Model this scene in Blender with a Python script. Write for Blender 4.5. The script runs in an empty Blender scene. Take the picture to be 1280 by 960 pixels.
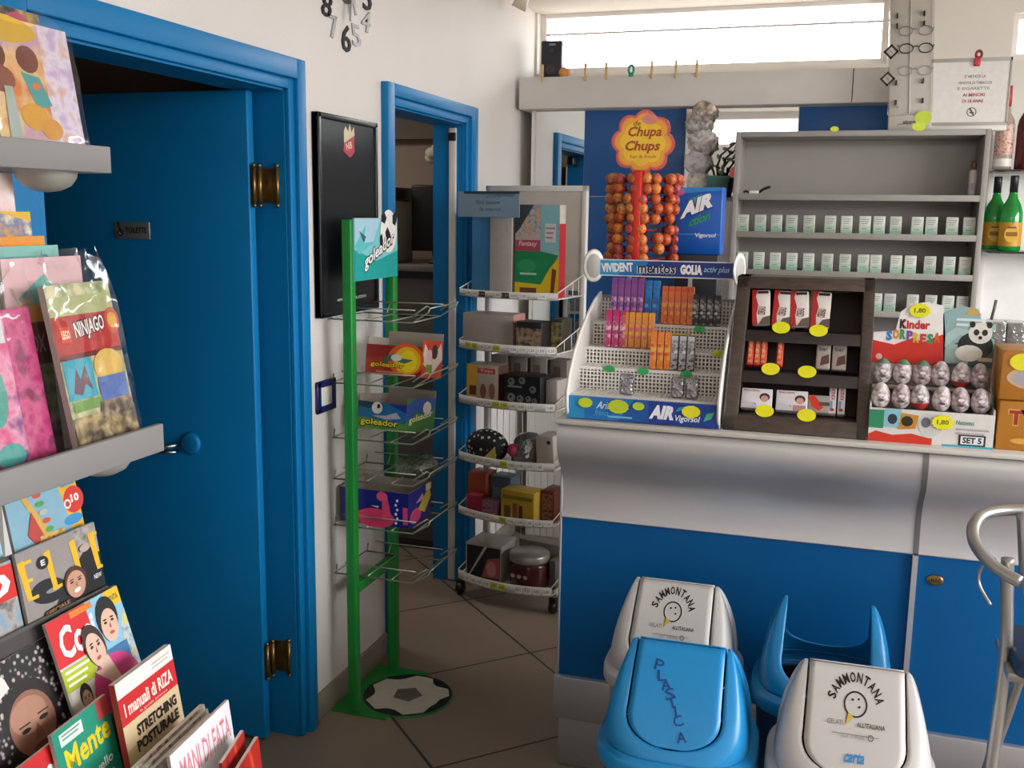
import bpy, bmesh, math, random
from mathutils import Vector, Matrix
R = math.radians
C = bpy.context.scene.collection
random.seed(4)
V = Vector
ORD = ['first', 'second', 'third', 'fourth', 'fifth', 'sixth', 'seventh', 'eighth', 'ninth', 'tenth',
       'eleventh', 'twelfth', 'thirteenth', 'fourteenth', 'fifteenth', 'sixteenth']

# ------------------------------------------------------------------ materials
def lin(h):
    h = h.lstrip('#')
    out = []
    for i in (0, 2, 4):
        c = int(h[i:i + 2], 16) / 255
        out.append(c / 12.92 if c <= .04045 else ((c + .055) / 1.055) ** 2.4)
    return out + [1]

MATS = {}
def mat(name, hx, rough=.5, metal=0, var=.06, scale=9, bump=0, bscale=60, spec=.5, trans=0, coat=0, stretch=None):
    if name in MATS: return MATS[name]
    m = bpy.data.materials.new(name); m.use_nodes = True
    nt = m.node_tree; b = nt.nodes['Principled BSDF']
    col = lin(hx)
    tc = nt.nodes.new('ShaderNodeTexCoord')
    mp = nt.nodes.new('ShaderNodeMapping'); nt.links.new(tc.outputs['Object'], mp.inputs[0])
    if stretch: mp.inputs['Scale'].default_value = stretch
    n = nt.nodes.new('ShaderNodeTexNoise'); n.inputs['Scale'].default_value = scale; n.inputs['Detail'].default_value = 3
    nt.links.new(mp.outputs[0], n.inputs['Vector'])
    r = nt.nodes.new('ShaderNodeValToRGB')
    r.color_ramp.elements[0].position = .3; r.color_ramp.elements[1].position = .7
    r.color_ramp.elements[0].color = [c * (1 - var) for c in col[:3]] + [1]
    r.color_ramp.elements[1].color = [min(1, c * (1 + var)) for c in col[:3]] + [1]
    nt.links.new(n.outputs['Fac'], r.inputs[0]); nt.links.new(r.outputs[0], b.inputs['Base Color'])
    b.inputs['Roughness'].default_value = rough; b.inputs['Metallic'].default_value = metal
    b.inputs['Specular IOR Level'].default_value = spec
    if trans: b.inputs['Transmission Weight'].default_value = trans
    if coat: b.inputs['Coat Weight'].default_value = coat; b.inputs['Coat Roughness'].default_value = .15
    if bump:
        n2 = nt.nodes.new('ShaderNodeTexNoise'); n2.inputs['Scale'].default_value = bscale
        nt.links.new(mp.outputs[0], n2.inputs['Vector'])
        bp = nt.nodes.new('ShaderNodeBump'); bp.inputs['Strength'].default_value = bump; bp.inputs['Distance'].default_value = .01
        nt.links.new(n2.outputs['Fac'], bp.inputs['Height']); nt.links.new(bp.outputs[0], b.inputs['Normal'])
    MATS[name] = m
    return m

def ink(hx):                       # printed paper colour
    return mat('ink_' + hx.lstrip('#').lower(), hx, rough=.42, var=.05, scale=40)
def photo(a, b_, c, scale=25, name=None):    # a mottled printed picture of three colours
    k = name or f'picture_{a[1:]}_{b_[1:]}_{c[1:]}_{scale}'
    if k in MATS: return MATS[k]
    m = mat(k, a, rough=.4, var=0)
    nt = m.node_tree
    for nd in nt.nodes:
        if nd.type == 'TEX_NOISE': nd.inputs['Scale'].default_value = scale; nd.inputs['Detail'].default_value = 4
        if nd.type == 'VALTORGB':
            e = nd.color_ramp.elements
            e[0].position = .36; e[0].color = lin(a); e[1].position = .64; e[1].color = lin(c)
            x = e.new(.5); x.color = lin(b_)
    return m
def film(name, amount=.16, rough=.12, bump=.6, bscale=30, tint='#ffffff'):      # clear plastic film / glass
    if name in MATS: return MATS[name]
    m = bpy.data.materials.new(name); m.use_nodes = True
    nt = m.node_tree; nt.nodes.clear()
    o = nt.nodes.new('ShaderNodeOutputMaterial'); mx = nt.nodes.new('ShaderNodeMixShader')
    t = nt.nodes.new('ShaderNodeBsdfTransparent'); t.inputs[0].default_value = lin(tint)
    g = nt.nodes.new('ShaderNodeBsdfGlossy'); g.inputs['Roughness'].default_value = rough
    lw = nt.nodes.new('ShaderNodeLayerWeight'); lw.inputs['Blend'].default_value = .25
    ma = nt.nodes.new('ShaderNodeMath'); ma.operation = 'MULTIPLY_ADD'; ma.inputs[1].default_value = .35; ma.inputs[2].default_value = amount
    nt.links.new(lw.outputs['Fresnel'], ma.inputs[0]); nt.links.new(ma.outputs[0], mx.inputs[0])
    nt.links.new(t.outputs[0], mx.inputs[1]); nt.links.new(g.outputs[0], mx.inputs[2]); nt.links.new(mx.outputs[0], o.inputs[0])
    if bump:
        n2 = nt.nodes.new('ShaderNodeTexNoise'); n2.inputs['Scale'].default_value = bscale
        tc = nt.nodes.new('ShaderNodeTexCoord'); nt.links.new(tc.outputs['Object'], n2.inputs['Vector'])
        bp = nt.nodes.new('ShaderNodeBump'); bp.inputs['Strength'].default_value = bump; bp.inputs['Distance'].default_value = .02
        nt.links.new(n2.outputs['Fac'], bp.inputs['Height'])
        nt.links.new(bp.outputs[0], g.inputs['Normal']); nt.links.new(bp.outputs[0], lw.inputs['Normal'])
    MATS[name] = m
    return m

WALL = mat('wall_paint', '#dfdad6', .75, var=.03, scale=2, bump=.08, bscale=90)
CEIL = mat('ceiling_paint', '#ddd5ca', .8, var=.02, scale=2)
BLUE = mat('blue_gloss_paint', '#0074b0', .48, var=.05, scale=3, bump=.02, bscale=25, spec=.35)
CBLUE = mat('counter_blue_laminate', '#005894', .55, var=.05, scale=2, spec=.2)
PBLUE = mat('panel_blue_laminate', '#164f8c', .45, var=.04, scale=2)
STEEL = mat('brushed_aluminium', '#c8c8cb', .40, metal=.70, var=.03, scale=30, stretch=(1, 40, 40))
CHROME = mat('satin_chrome', '#b4b6b8', .25, metal=1, var=.03)
GREY = mat('grey_metal_paint', '#8d8b87', .5, var=.03)
LGREY = mat('light_grey_metal', '#a9a6a2', .5, var=.03)
WHITE = mat('white_plastic', '#e9e6e1', .4, var=.02)
WMETAL = mat('white_metal', '#dcd9d4', .4, var=.03)
BLACK = mat('black_plastic', '#15161a', .35, var=.1)
DGREY = mat('dark_grey', '#33343a', .5, var=.1)
GREEN = mat('green_metal_paint', '#1a8a35', .4, var=.08, scale=6)
WIRE = mat('galvanised_wire', '#aeb3a6', .35, metal=.6, var=.05)
BRASS = mat('old_brass', '#8a7148', .35, metal=.9, var=.2, scale=40)
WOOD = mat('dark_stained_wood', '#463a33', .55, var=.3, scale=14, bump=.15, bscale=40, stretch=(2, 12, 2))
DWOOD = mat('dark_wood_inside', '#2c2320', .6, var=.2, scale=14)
CARD = mat('grey_cardboard', '#a59b90', .8, var=.06)
PAPER = mat('paper_block', '#d8d2c6', .7, var=.1, scale=60, stretch=(1, 1, 40))
MIRROR = mat('mirror_glass', '#dfe3e2', .02, metal=1, var=.0)
FILM = film('clear_film'); GLASS = film('clear_glass', .05, .02, 0); ACRYL = film('clear_acrylic', .1, .05, 0, tint='#f2f2ee')

# ------------------------------------------------------------------ mesh builder
GL = {}
def glyphs(s, bold=0):
    k = (s, bold)
    if k not in GL:
        cu = bpy.data.curves.new('t', 'FONT'); cu.body = s; cu.offset = bold; cu.resolution_u = 2
        ob = bpy.data.objects.new('t', cu)
        me = ob.to_mesh()
        vs = [(v.co.x, v.co.y) for v in me.vertices]; fs = [tuple(p.vertices) for p in me.polygons]
        ob.to_mesh_clear(); bpy.data.objects.remove(ob); bpy.data.curves.remove(cu)
        if vs:
            x0 = min(v[0] for v in vs); x1 = max(v[0] for v in vs); y0 = min(v[1] for v in vs); y1 = max(v[1] for v in vs)
            vs = [((x - x0) / max(1e-6, x1 - x0), (y - y0) / max(1e-6, y1 - y0)) for x, y in vs]
        GL[k] = (vs, fs)
    return GL[k]

class MB:
    def __init__(s): s.v = []; s.f = []; s.mi = []; s.sm = []; s.mats = []; s.M = Matrix()
    def add(s, vs, fs, m, smooth=False, M=None):
        if m not in s.mats: s.mats.append(m)
        i = s.mats.index(m); o = len(s.v); T = s.M @ M if M else s.M
        s.v += [tuple(T @ V(v)) for v in vs]
        s.f += [tuple(o + k for k in f) for f in fs]; s.mi += [i] * len(fs); s.sm += [smooth] * len(fs)
        return s
    def box(s, x0, y0, z0, x1, y1, z1, m, bev=0, M=None, fm=None):
        if bev <= 0:
            vs = [(x, y, z) for x in (x0, x1) for y in (y0, y1) for z in (z0, z1)]
            fs = [(0, 1, 3, 2), (4, 6, 7, 5), (0, 4, 5, 1), (2, 3, 7, 6), (0, 2, 6, 4), (1, 5, 7, 3)]  # -x +x -y +y -z +z
            if fm:
                for k, f in enumerate(fs): s.add([vs[i] for i in f], [(0, 1, 2, 3)], fm.get(k, m), False, M)
                return s
            return s.add(vs, fs, m, False, M)
        bm = bmesh.new(); bmesh.ops.create_cube(bm, size=1)
        for v in bm.verts: v.co = V(((x0 + x1) / 2 + v.co.x * (x1 - x0), (y0 + y1) / 2 + v.co.y * (y1 - y0), (z0 + z1) / 2 + v.co.z * (z1 - z0)))
        bev = min(bev, .49 * min(abs(x1 - x0), abs(y1 - y0), abs(z1 - z0)))
        bmesh.ops.bevel(bm, geom=bm.edges[:], offset=bev, segments=2, profile=.5, affect='EDGES')
        return s.bm(bm, m, True, M)
    def bm(s, bm, m, smooth=True, M=None):
        bm.verts.index_update()
        s.add([v.co[:] for v in bm.verts], [tuple(v.index for v in f.verts) for f in bm.faces], m, smooth, M)
        bm.free(); return s
    def tube(s, pts, r, m, n=8, closed=False, caps=True):
        pts = [V(p) for p in pts]; N = len(pts); rings = []; up = None
        for i, p in enumerate(pts):
            if closed: t = (pts[(i + 1) % N] - pts[i - 1])
            else: t = pts[min(i + 1, N - 1)] - pts[max(i - 1, 0)]
            t.normalize()
            if up is None: up = V((0, 0, 1)) if abs(t.z) < .9 else V((1, 0, 0))
            a = t.cross(up).normalized(); up = a.cross(t).normalized()
            rr = r[i] if isinstance(r, (list, tuple)) else r
            rings.append([p + (a * math.cos(q) + up * math.sin(q)) * rr for q in (2 * math.pi * k / n for k in range(n))])
        vs = [v for g in rings for v in g]; fs = []
        for i in range(N if closed else N - 1):
            j = (i + 1) % N
            fs += [(i * n + k, i * n + (k + 1) % n, j * n + (k + 1) % n, j * n + k) for k in range(n)]
        if not closed and caps: fs += [tuple(range(n))[::-1], tuple((N - 1) * n + k for k in range(n))]
        return s.add(vs, fs, m, True)
    def lathe(s, prof, m, n=24, M=None, smooth=True, cap=True, segs=None):
        vs = []; fs = []
        for r, z in prof: vs += [(r * math.cos(2 * math.pi * k / n), r * math.sin(2 * math.pi * k / n), z) for k in range(n)]
        for i in range(len(prof) - 1):
            fs += [(i * n + k, i * n + (k + 1) % n, (i + 1) * n + (k + 1) % n, (i + 1) * n + k) for k in range(n)]
        if cap: fs += [tuple(range(n))[::-1], tuple((len(prof) - 1) * n + k for k in range(n))]
        return s.add(vs, fs, m, smooth, M)
    def prism(s, poly, d, m, M=None, smooth=False):     # 2-D outline in x,y pushed d along z
        n = len(poly)
        vs = [(x, y, 0) for x, y in poly] + [(x, y, d) for x, y in poly]
        fs = [tuple(range(n))[::-1], tuple(range(n, 2 * n))] + [(k, (k + 1) % n, n + (k + 1) % n, n + k) for k in range(n)]
        return s.add(vs, fs, m, smooth, M)
    def ball(s, c, r, m, seg=12, sc=(1, 1, 1), M=None):
        bm = bmesh.new(); bmesh.ops.create_uvsphere(bm, u_segments=seg, v_segments=max(6, seg * 2 // 3), radius=1)
        for v in bm.verts: v.co = V((c[0] + v.co.x * r * sc[0], c[1] + v.co.y * r * sc[1], c[2] + v.co.z * r * sc[2]))
        return s.bm(bm, m, True, M)
    def build(s, name, parent=None, loc=None, rz=0, mods=None, **kw):
        me = bpy.data.meshes.new(name); me.from_pydata(s.v, [], s.f)
        for m in s.mats: me.materials.append(m)
        me.polygons.foreach_set('material_index', s.mi); me.polygons.foreach_set('use_smooth', s.sm)
        me.update()
        o = bpy.data.objects.new(name, me); C.objects.link(o)
        if parent: o.parent = parent
        if loc is not None: o.location = loc
        if rz: o.rotation_euler = (0, 0, rz)
        for k, v in kw.items(): o[k] = v
        return o

class Fr:      # a flat printed face: origin at its lower left, x along u, y along v, both 0..1
    def __init__(s, mb, o, u, v, W, H, gap=.0003):
        s.mb = mb; s.o = V(o); s.u = V(u).normalized(); s.v = V(v).normalized(); s.W = W; s.H = H
        s.n = s.u.cross(s.v).normalized(); s.k = 0; s.gap = gap
    def P(s, x, y): return s.o + s.u * (x * s.W) + s.v * (y * s.H) + s.n * (s.gap + s.k * .00012)
    def m(s, c): return ink(c) if isinstance(c, str) else c
    def poly(s, pts, c):
        s.mb.add([s.P(*p) for p in pts], [tuple(range(len(pts)))], s.m(c)); s.k += 1; return s
    def rect(s, x0, y0, x1, y1, c): return s.poly([(x0, y0), (x1, y0), (x1, y1), (x0, y1)], c)
    def ell(s, cx, cy, rx, ry, c, n=20, rot=0, a0=0, a1=360):
        pts = []
        for k in range(n + (a1 - a0 < 360)):
            a = R(a0 + (a1 - a0) * k / n); x, y = rx * math.cos(a), ry * math.sin(a)
            q = R(rot); X, Y = x * s.W, y * s.H
            pts.append((cx + (X * math.cos(q) - Y * math.sin(q)) / s.W, cy + (X * math.sin(q) + Y * math.cos(q)) / s.H))
        return s.poly(pts, c)
    def circ(s, cx, cy, r, c, n=20):      # r as a share of the height
        return s.ell(cx, cy, r * s.H / s.W, r, c, n)
    def ring(s, cx, cy, r, w, c, n=24):
        vs = []
        for k in range(n):
            a = 2 * math.pi * k / n
            for q in (r, r - w): vs.append(s.P(cx + q * s.H / s.W * math.cos(a), cy + q * math.sin(a)))
        s.mb.add(vs, [(2 * k, (2 * k + 2) % (2 * n), (2 * k + 3) % (2 * n), 2 * k + 1) for k in range(n)], s.m(c)); s.k += 1; return s
    def text(s, t, x, y, w, h, c, shear=0, rot=0, bold=0, rise=0):
        vs, fs = glyphs(t, bold); q = R(rot); out = []
        for a, b in vs:
            X = (a * w + b * h * shear * s.H / s.W) * s.W; Y = (b * h + rise * a) * s.H
            out.append(s.P(x + (X * math.cos(q) - Y * math.sin(q)) / s.W, y + (X * math.sin(q) + Y * math.cos(q)) / s.H))
        s.mb.add(out, fs, s.m(c)); s.k += 1; return s
    def arc(s, t, cx, cy, r, size, c, a0, a1, bold=0):     # letters on an arc, r and size in metres
        for i, ch in enumerate(t):
            if ch == ' ': continue
            a = R(a0 + (a1 - a0) * (i + .5) / len(t)); vs, fs = glyphs(ch, bold)
            wd = size * (.62 if ch not in 'I' else .25)
            out = []
            for p, q in vs:
                X = (p - .5) * wd; Y = q * size + r
                out.append(s.P(cx + (Y * math.cos(a) + X * math.sin(a)) / s.W, cy + (Y * math.sin(a) - X * math.cos(a)) / s.H))
            s.mb.add(out, fs, s.m(c))
        s.k += 1; return s
    def lines(s, x0, x1, y0, n, dy, h, c):
        for i in range(n): s.rect(x0, y0 - i * dy, x1 - (x1 - x0) * .25 * ((i * 7) % 3) / 2, y0 - i * dy + h, c); s.k -= 1
        s.k += 1; return s

def front(mb, x0, y, z0, x1, z1): return Fr(mb, (x0, y, z0), (1, 0, 0), (0, 0, 1), x1 - x0, z1 - z0)      # faces -y
def tag(o, label, cat, group=None):
    o['label'] = label; o['category'] = cat
    if group: o['group'] = group
    return o
def thing(name, label, cat, loc=(0, 0, 0), rz=0, group=None):
    o = bpy.data.objects.new(name, None); C.objects.link(o); o.empty_display_size = .05
    o.location = loc; o.rotation_euler = (0, 0, rz)
    return tag(o, label, cat, group)
def struct(o): o['kind'] = 'structure'; return o
def dup(root, loc, rz=None, label=None):
    r = root.copy(); C.objects.link(r); r.location = loc
    if rz is not None: r.rotation_euler = (0, 0, rz)
    if label: r['label'] = label
    for ch in list(root.children):
        c = ch.copy(); C.objects.link(c); c.parent = r
    return r
def price(fr, x, y, rx, txt=None, c='#f0ee1c', star=False):      # a yellow price card as part of a print
    if star:
        n = 28; k = fr.W / fr.H
        fr.poly([(x + rx * (1 if i % 2 else .86) * math.cos(2 * math.pi * i / n), y + rx * .72 * k * (1 if i % 2 else .86) * math.sin(2 * math.pi * i / n)) for i in range(n)], c)
    else: fr.ell(x, y, rx, rx * .72 * fr.W / fr.H, c)
    if txt: fr.text(txt, x - rx * .6, y - rx * .25 * fr.W / fr.H, rx * 1.2, rx * .5 * fr.W / fr.H, '#8a8420', bold=.01)
# ------------------------------------------------------------------ camera (eye height 1.68 m)
cam = bpy.data.cameras.new('camera'); co = bpy.data.objects.new('camera', cam); C.objects.link(co)
cam.sensor_fit = 'HORIZONTAL'; cam.sensor_width = 36; cam.lens = 36 * 1260 / 1280; cam.clip_start = .05
yw, pt, rl = R(17.8), R(9.587), R(.772)
fw = V((-math.sin(yw) * math.cos(pt), math.cos(yw) * math.cos(pt), -math.sin(pt)))
rt = V((math.cos(yw), math.sin(yw), 0)); up = rt.cross(fw)
r2 = rt * math.cos(rl) + up * math.sin(rl); u2 = up * math.cos(rl) - rt * math.sin(rl)
co.matrix_world = Matrix(((r2.x, u2.x, -fw.x, 0), (r2.y, u2.y, -fw.y, 0), (r2.z, u2.z, -fw.z, 1.68), (0, 0, 0, 1)))
sc = bpy.context.scene; sc.camera = co

# ------------------------------------------------------------------ floor, walls, ceiling
def tile_mat():
    m = mat('floor_tiles', '#8f7f70', .42, var=.06, scale=3)
    nt = m.node_tree; b = nt.nodes['Principled BSDF']; ramp = [n for n in nt.nodes if n.type == 'VALTORGB'][0]
    mp = nt.nodes.new('ShaderNodeMapping'); mp.vector_type = 'POINT'
    mp.inputs['Rotation'].default_value = (0, 0, R(-45)); mp.inputs['Location'].default_value = (2.86 - .66 * 4 + .66 * 8, -1.439 + .6 * 6, 0)
    ge = nt.nodes.new('ShaderNodeNewGeometry'); nt.links.new(ge.outputs['Position'], mp.inputs[0])
    br = nt.nodes.new('ShaderNodeTexBrick'); br.offset = 0; br.inputs['Scale'].default_value = 1
    br.inputs['Mortar Size'].default_value = .0045; br.inputs['Brick Width'].default_value = .66; br.inputs['Row Height'].default_value = .6
    br.inputs['Mortar Smooth'].default_value = 0; br.inputs['Mortar'].default_value = lin('#3a2f27')
    nt.links.new(mp.outputs[0], br.inputs['Vector'])
    nt.links.new(ramp.outputs[0], br.inputs['Color1']); nt.links.new(ramp.outputs[0], br.inputs['Color2'])
    nt.links.new(br.outputs['Color'], b.inputs['Base Color'])
    return m
TILE = tile_mat()
XL = -1.569
struct(MB().box(-4.6, -2.4, -.1, 3.4, 5.6, 0, TILE).build('floor'))
struct(MB().box(-4.6, -2.4, 2.70, 3.4, 5.6, 2.8, CEIL).build('ceiling'))
w = MB()
for y0, y1, z0, z1 in ((-2.4, 1.69, 0, 2.7), (2.68, 3.42, 0, 2.7), (4.17, 5.2, 0, 2.7), (1.69, 2.68, 2.03, 2.7), (3.42, 4.17, 2.06, 2.7)):
    w.box(XL - .12, max(y0, -.7), z0, XL, y1, z1, WALL)
struct(w.build('wall_left'))
BW = mat('back_wall_paint', '#e6e2db', .7, var=.02, scale=2)
w = MB()
for x0, x1, z0, z1 in ((XL - .12, 3.2, 0, 2.395), (XL - .12, -1.556, 2.395, 2.7), (.152, .677, 2.395, 2.7), (.677, 3.2, 2.6, 2.7), (2.6, 3.2, 2.395, 2.6)):
    w.box(x0, 5.2, z0, x1, 5.4, z1, BW if x0 < .1 or x0 > .6 else BW)
struct(w.build('wall_back'))
# right wall with a broad shop window, front wall with a high strip of glass
w = MB()
for y0, y1, z0, z1 in ((-2.4, .2, 0, 2.7), (4.0, 5.4, 0, 2.7), (.2, 4.0, 0, 1.0), (.2, 4.0, 2.62, 2.7)): w.box(3.2, max(y0, -.7), z0, 3.3, y1, z1, WALL)
struct(w.build('wall_right'))
w = MB()
for x0, x1, z0, z1 in ((XL - .12, 3.2, 0, 2.40), (XL - .12, -1.4, 2.40, 2.63), (3.0, 3.2, 2.40, 2.63), (XL - .12, 3.2, 2.63, 2.7)): w.box(x0, -.7, z0, x1, -.6, z1, WALL)
struct(w.build('wall_front'))
# the two rooms behind the left wall
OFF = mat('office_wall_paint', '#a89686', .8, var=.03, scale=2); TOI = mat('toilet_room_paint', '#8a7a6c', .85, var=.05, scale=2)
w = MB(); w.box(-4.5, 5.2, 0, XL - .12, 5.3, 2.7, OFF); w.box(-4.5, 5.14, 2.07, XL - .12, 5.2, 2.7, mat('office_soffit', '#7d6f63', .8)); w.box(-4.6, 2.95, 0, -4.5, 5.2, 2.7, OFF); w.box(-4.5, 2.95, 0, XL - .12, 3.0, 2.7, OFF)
struct(w.build('wall_office'))
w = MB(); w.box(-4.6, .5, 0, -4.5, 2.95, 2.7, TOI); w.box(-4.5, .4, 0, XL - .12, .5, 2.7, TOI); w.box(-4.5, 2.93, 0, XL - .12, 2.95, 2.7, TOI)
struct(w.build('wall_toilet'))
BASE = mat('grey_tile_skirting', '#8f867b', .45, var=.06)
w = MB()
for y0, y1 in ((-.6, 1.588), (2.762, 3.334), (4.274, 4.92)): w.box(XL, y0, 0, XL + .012, y1, .09, BASE, .003)
struct(w.build('baseboard_left'))

# ------------------------------------------------------------------ door frames, the open door
def casing(name, y0, y1, o0, o1, zt, ztop, liner):
    t = MB()
    def board(ya, yb, za, zb): t.box(XL, ya, za, XL + .028, yb, zb, BLUE, .003)
    def bead(ya, yb, za, zb): t.box(XL - .004, ya, za, XL + .014, yb, zb, BLUE, .002)
    board(o0, y0 - .03, 0, ztop); board(y1 + .03, o1, 0, ztop); board(y0 - .03, y1 + .03, zt + .03, ztop)
    bead(y0 - .03, y0, 0, zt + .03); bead(y1, y1 + .03, 0, zt + .03); bead(y0, y1, zt, zt + .03)
    if liner:
        for ya, yb in ((y0 - .002, y0 + .006), (y1 - .006, y1 + .002)): t.box(XL - .14, ya, 0, XL, yb, zt, BLUE)
        t.box(XL - .14, y0, zt - .006, XL, y1, zt + .002, BLUE)
    return struct(t.build(name))
casing('trim_1', 1.70, 2.682, 1.59, 2.76, 2.03, 2.118, True)
casing('trim_2', 3.425, 4.165, 3.336, 4.271, 2.058, 2.132, True)
d = MB().box(-2.58, 2.612, .01, -1.652, 2.645, 2.022, BLUE, .004).build('door_1'); struct(d)
for z in (1.752, .272):
    h = MB()
    h.box(-1.652, 2.618, z - .05, -1.647, 2.643, z + .05, BRASS); h.box(-1.650, 2.643, z - .05, -1.645, 2.676, z + .05, BRASS); h.box(-1.650, 2.671, z - .05, -1.59, 2.676, z + .05, BRASS)
    for x, y in ((-1.642, 2.622), (-1.638, 2.648), (-1.592, 2.668)):
        h.tube([(x, y, z - .052), (x, y, z + .052)], .0065, BRASS, 10)
        h.ball((x, y, z + .058), .007, BRASS, 8); h.ball((x, y, z - .058), .007, BRASS, 8)
    h.build('hinge', d, label='old brass spring hinge')
s = MB().box(-2.127, 2.607, 1.588, -2.0, 2.612, 1.640, mat('brushed_sign_plate', '#8d9296', .4, metal=.6, var=.06), .002)
f = front(s, -2.127, 2.6068, 1.588, -2.0, 1.640)
f.ell(.165, .36, .085, .2, '#16181c'); f.ell(.165, .36, .05, .12, '#aab0b4'); f.poly([(.10, .85), (.14, .85), (.19, .42), (.25, .3), (.22, .22), (.15, .40)], '#16181c'); f.circ(.12, .88, .09, '#16181c')
f.text('TOILETTE', .32, .36, .6, .34, '#16181c', bold=.02)
s.build('door_sign', d, label='small grey toilet sign plate')
h = MB()
h.lathe([(0, 0), (.036, 0), (.034, .008), (.026, .012), (0, .012)], BLUE, 24, Matrix.Translation((-1.885, 2.612, .962)) @ Matrix.Rotation(R(90), 4, 'X'), cap=False)
h.tube([(-1.925, 2.612, .957), (-1.925, 2.575, .958), (-1.945, 2.56, .956), (-2.03, 2.555, .944)], .007, CHROME, 10)
h.tube([(-1.93, 2.612, .936), (-1.93, 2.585, .935), (-1.95, 2.572, .936), (-2.02, 2.57, .942)], .006, CHROME, 10)
h.build('handle', d, label='chrome lever with a round blue rose')
# the second door: a white panel half pushed into its pocket
d2 = MB().box(XL - .062, 4.146, .01, XL - .030, 4.1595, 2.04, WMETAL, .003)
d2.box(XL - .064, 4.135, 1.985, XL - .028, 4.147, 2.02, BLACK, .004)
d2.box(XL - .11, 3.43, 1.99, XL - .07, 3.56, 2.04, BLACK, .006)
struct(d2.build('door_2'))

# ------------------------------------------------------------------ windows
def window(name, x0, x1, z0, z1, tz=None):
    t = MB(); y = 5.26
    for a, b, c_, e in ((x0, x1, z0, z0 + .035), (x0, x1, z1 - .02, z1), (x0, x0 + .03, z0 + .035, z1 - .02), (x1 - .03, x1, z0 + .035, z1 - .02)): t.box(a, y, c_, b, y + .06, e, WHITE)
    if tz: t.box(x0 + .03, y + .005, tz - .004, x1 - .03, y + .02, tz + .004, LGREY)
    o = struct(t.build(name))
    MB().box(x0 + .028, y + .028, z0 + .033, x1 - .028, y + .033, z1 - .018, GLASS).build('pane', o)
    return o
window('window_1', -1.556, .152, 2.395, 2.70, 2.60)  # glazing above the transom added for the bright white band under the ceiling
window('window_2', .677, 2.6, 2.395, 2.60)

# ------------------------------------------------------------------ the unit along the back wall: pelmet, mirrors, blue panels
b = MB().box(-1.545, 4.86, 2.185, .285, 5.198, 2.335, mat('pelmet_grey', '#d2cdc7', .5, var=.03), .004)
b.box(.004, 4.8585, 2.187, .008, 4.861, 2.333, DGREY)
struct(b.build('trim_3'))
UY = 4.93
u = thing('wall_unit', 'tall white wall unit clad in blue panels and mirrors behind the counter', 'cabinet')
MB().box(-1.5, UY + .006, 0, .6, 5.198, 2.184, WMETAL).build('carcass', u)
MB().box(-1.475, UY, 1.0, -1.228, UY + .006, 2.18, MIRROR).build('mirror', u, label='narrow mirror strip')
MB().box(-.732, UY, 1.772, -.221, UY + .006, 2.18, MIRROR).build('mirror', u, label='wide mirror')
for x0, x1, z0, z1 in ((-1.225, -.736, 1.772, 2.18), (-1.225, -.736, .85, 1.768), (-.218, .166, 1.772, 2.18)):
    MB().box(x0, UY - .004, z0, x1, UY + .006, z1, PBLUE, .002).build('blue_panel', u)
MB().box(-.732, UY, .85, -.5, UY + .006, 1.768, WHITE, .002).build('white_panel', u)

# ------------------------------------------------------------------ things seen through the second door
t = thing('drawer_cabinet', 'tall dark grey drawer cabinet seen through the far doorway', 'cabinet')
MB().box(-2.78, 4.48, 1.40, -1.76, 5.12, 1.43, mat('desk_top', '#77726c', .5), .004).build('top', t)
MB().box(-2.75, 4.53, 0, -1.78, 5.1, 1.40, DGREY).build('carcass', t)
for k in range(7):
    MB().box(-2.73, 4.515, .05 + k * .19, -1.80, 4.53, .225 + k * .19, mat('drawer_grey', '#5f5c58', .5), .004).build('drawer', t)
t = thing('computer_monitor', 'black computer monitor on the dark cabinet beyond the far doorway', 'monitor', (-1.83, 4.74, 1.43), R(8))
MB().box(-.22, -.02, .06, .22, .02, .385, BLACK, .008).build('screen', t)
MB().box(-.03, 0, .01, .03, .03, .2, BLACK, .004).build('neck', t)
MB().box(-.12, -.07, 0, .12, .09, .012, BLACK, .005).build('base', t)
t = thing('printer', 'grey printer with a black lid beside the monitor in the office', 'printer', (-2.30, 4.64, 1.43))
MB().box(-.2, -.1, 0, .2, .2, .31, mat('printer_grey', '#8e857c', .5), .01).build('body', t)
MB().box(-.18, -.104, .20, .18, -.096, .26, BLACK).build('slot', t)
MB().box(-.2, -.1, .31, .23, .2, .37, BLACK, .01).build('lid', t)
t = thing('desk_flower', 'tall white flower in a dark pot behind the monitor', 'flower', (-1.99, 4.95, 1.43))
MB().tube([(0, 0, .02), (.01, 0, .3), (.0, 0, .42), (-.01, -.01, .5)], .012, mat('stem_green', '#8f9a62', .6)).build('stem', t)
m = MB()
for k in range(7): m.ball((-.01 + .04 * math.cos(k), -.01 + .03 * math.sin(k), .53 + .022 * (k % 3)), .038, mat('petal_white', '#e6e0cf', .6), 10, (1, .8, .8))
m.build('bloom', t)
MB().lathe([(0, 0), (.04, 0), (.055, .1), (.03, .15), (.024, .15), (.045, .1), (.03, .01), (0, .01)], DGREY, 20, cap=False).build('pot', t)
t = thing('slatted_screen', 'white slatted screen inside the office reflected in the narrow mirror', 'screen', (-1.95, 3.06, 0))
for k in range(9): MB().box(-.62 + k * .095, 0, .04, -.56 + k * .095, .03, 2.0, WHITE, .004).build('slat', t)
MB().box(-.64, .0, 0, .25, .03, .04, WHITE).build('base_rail', t); MB().box(-.64, -.02, 0.02, .25, -.004, 2.0, BLACK).build('backing', t)

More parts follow.
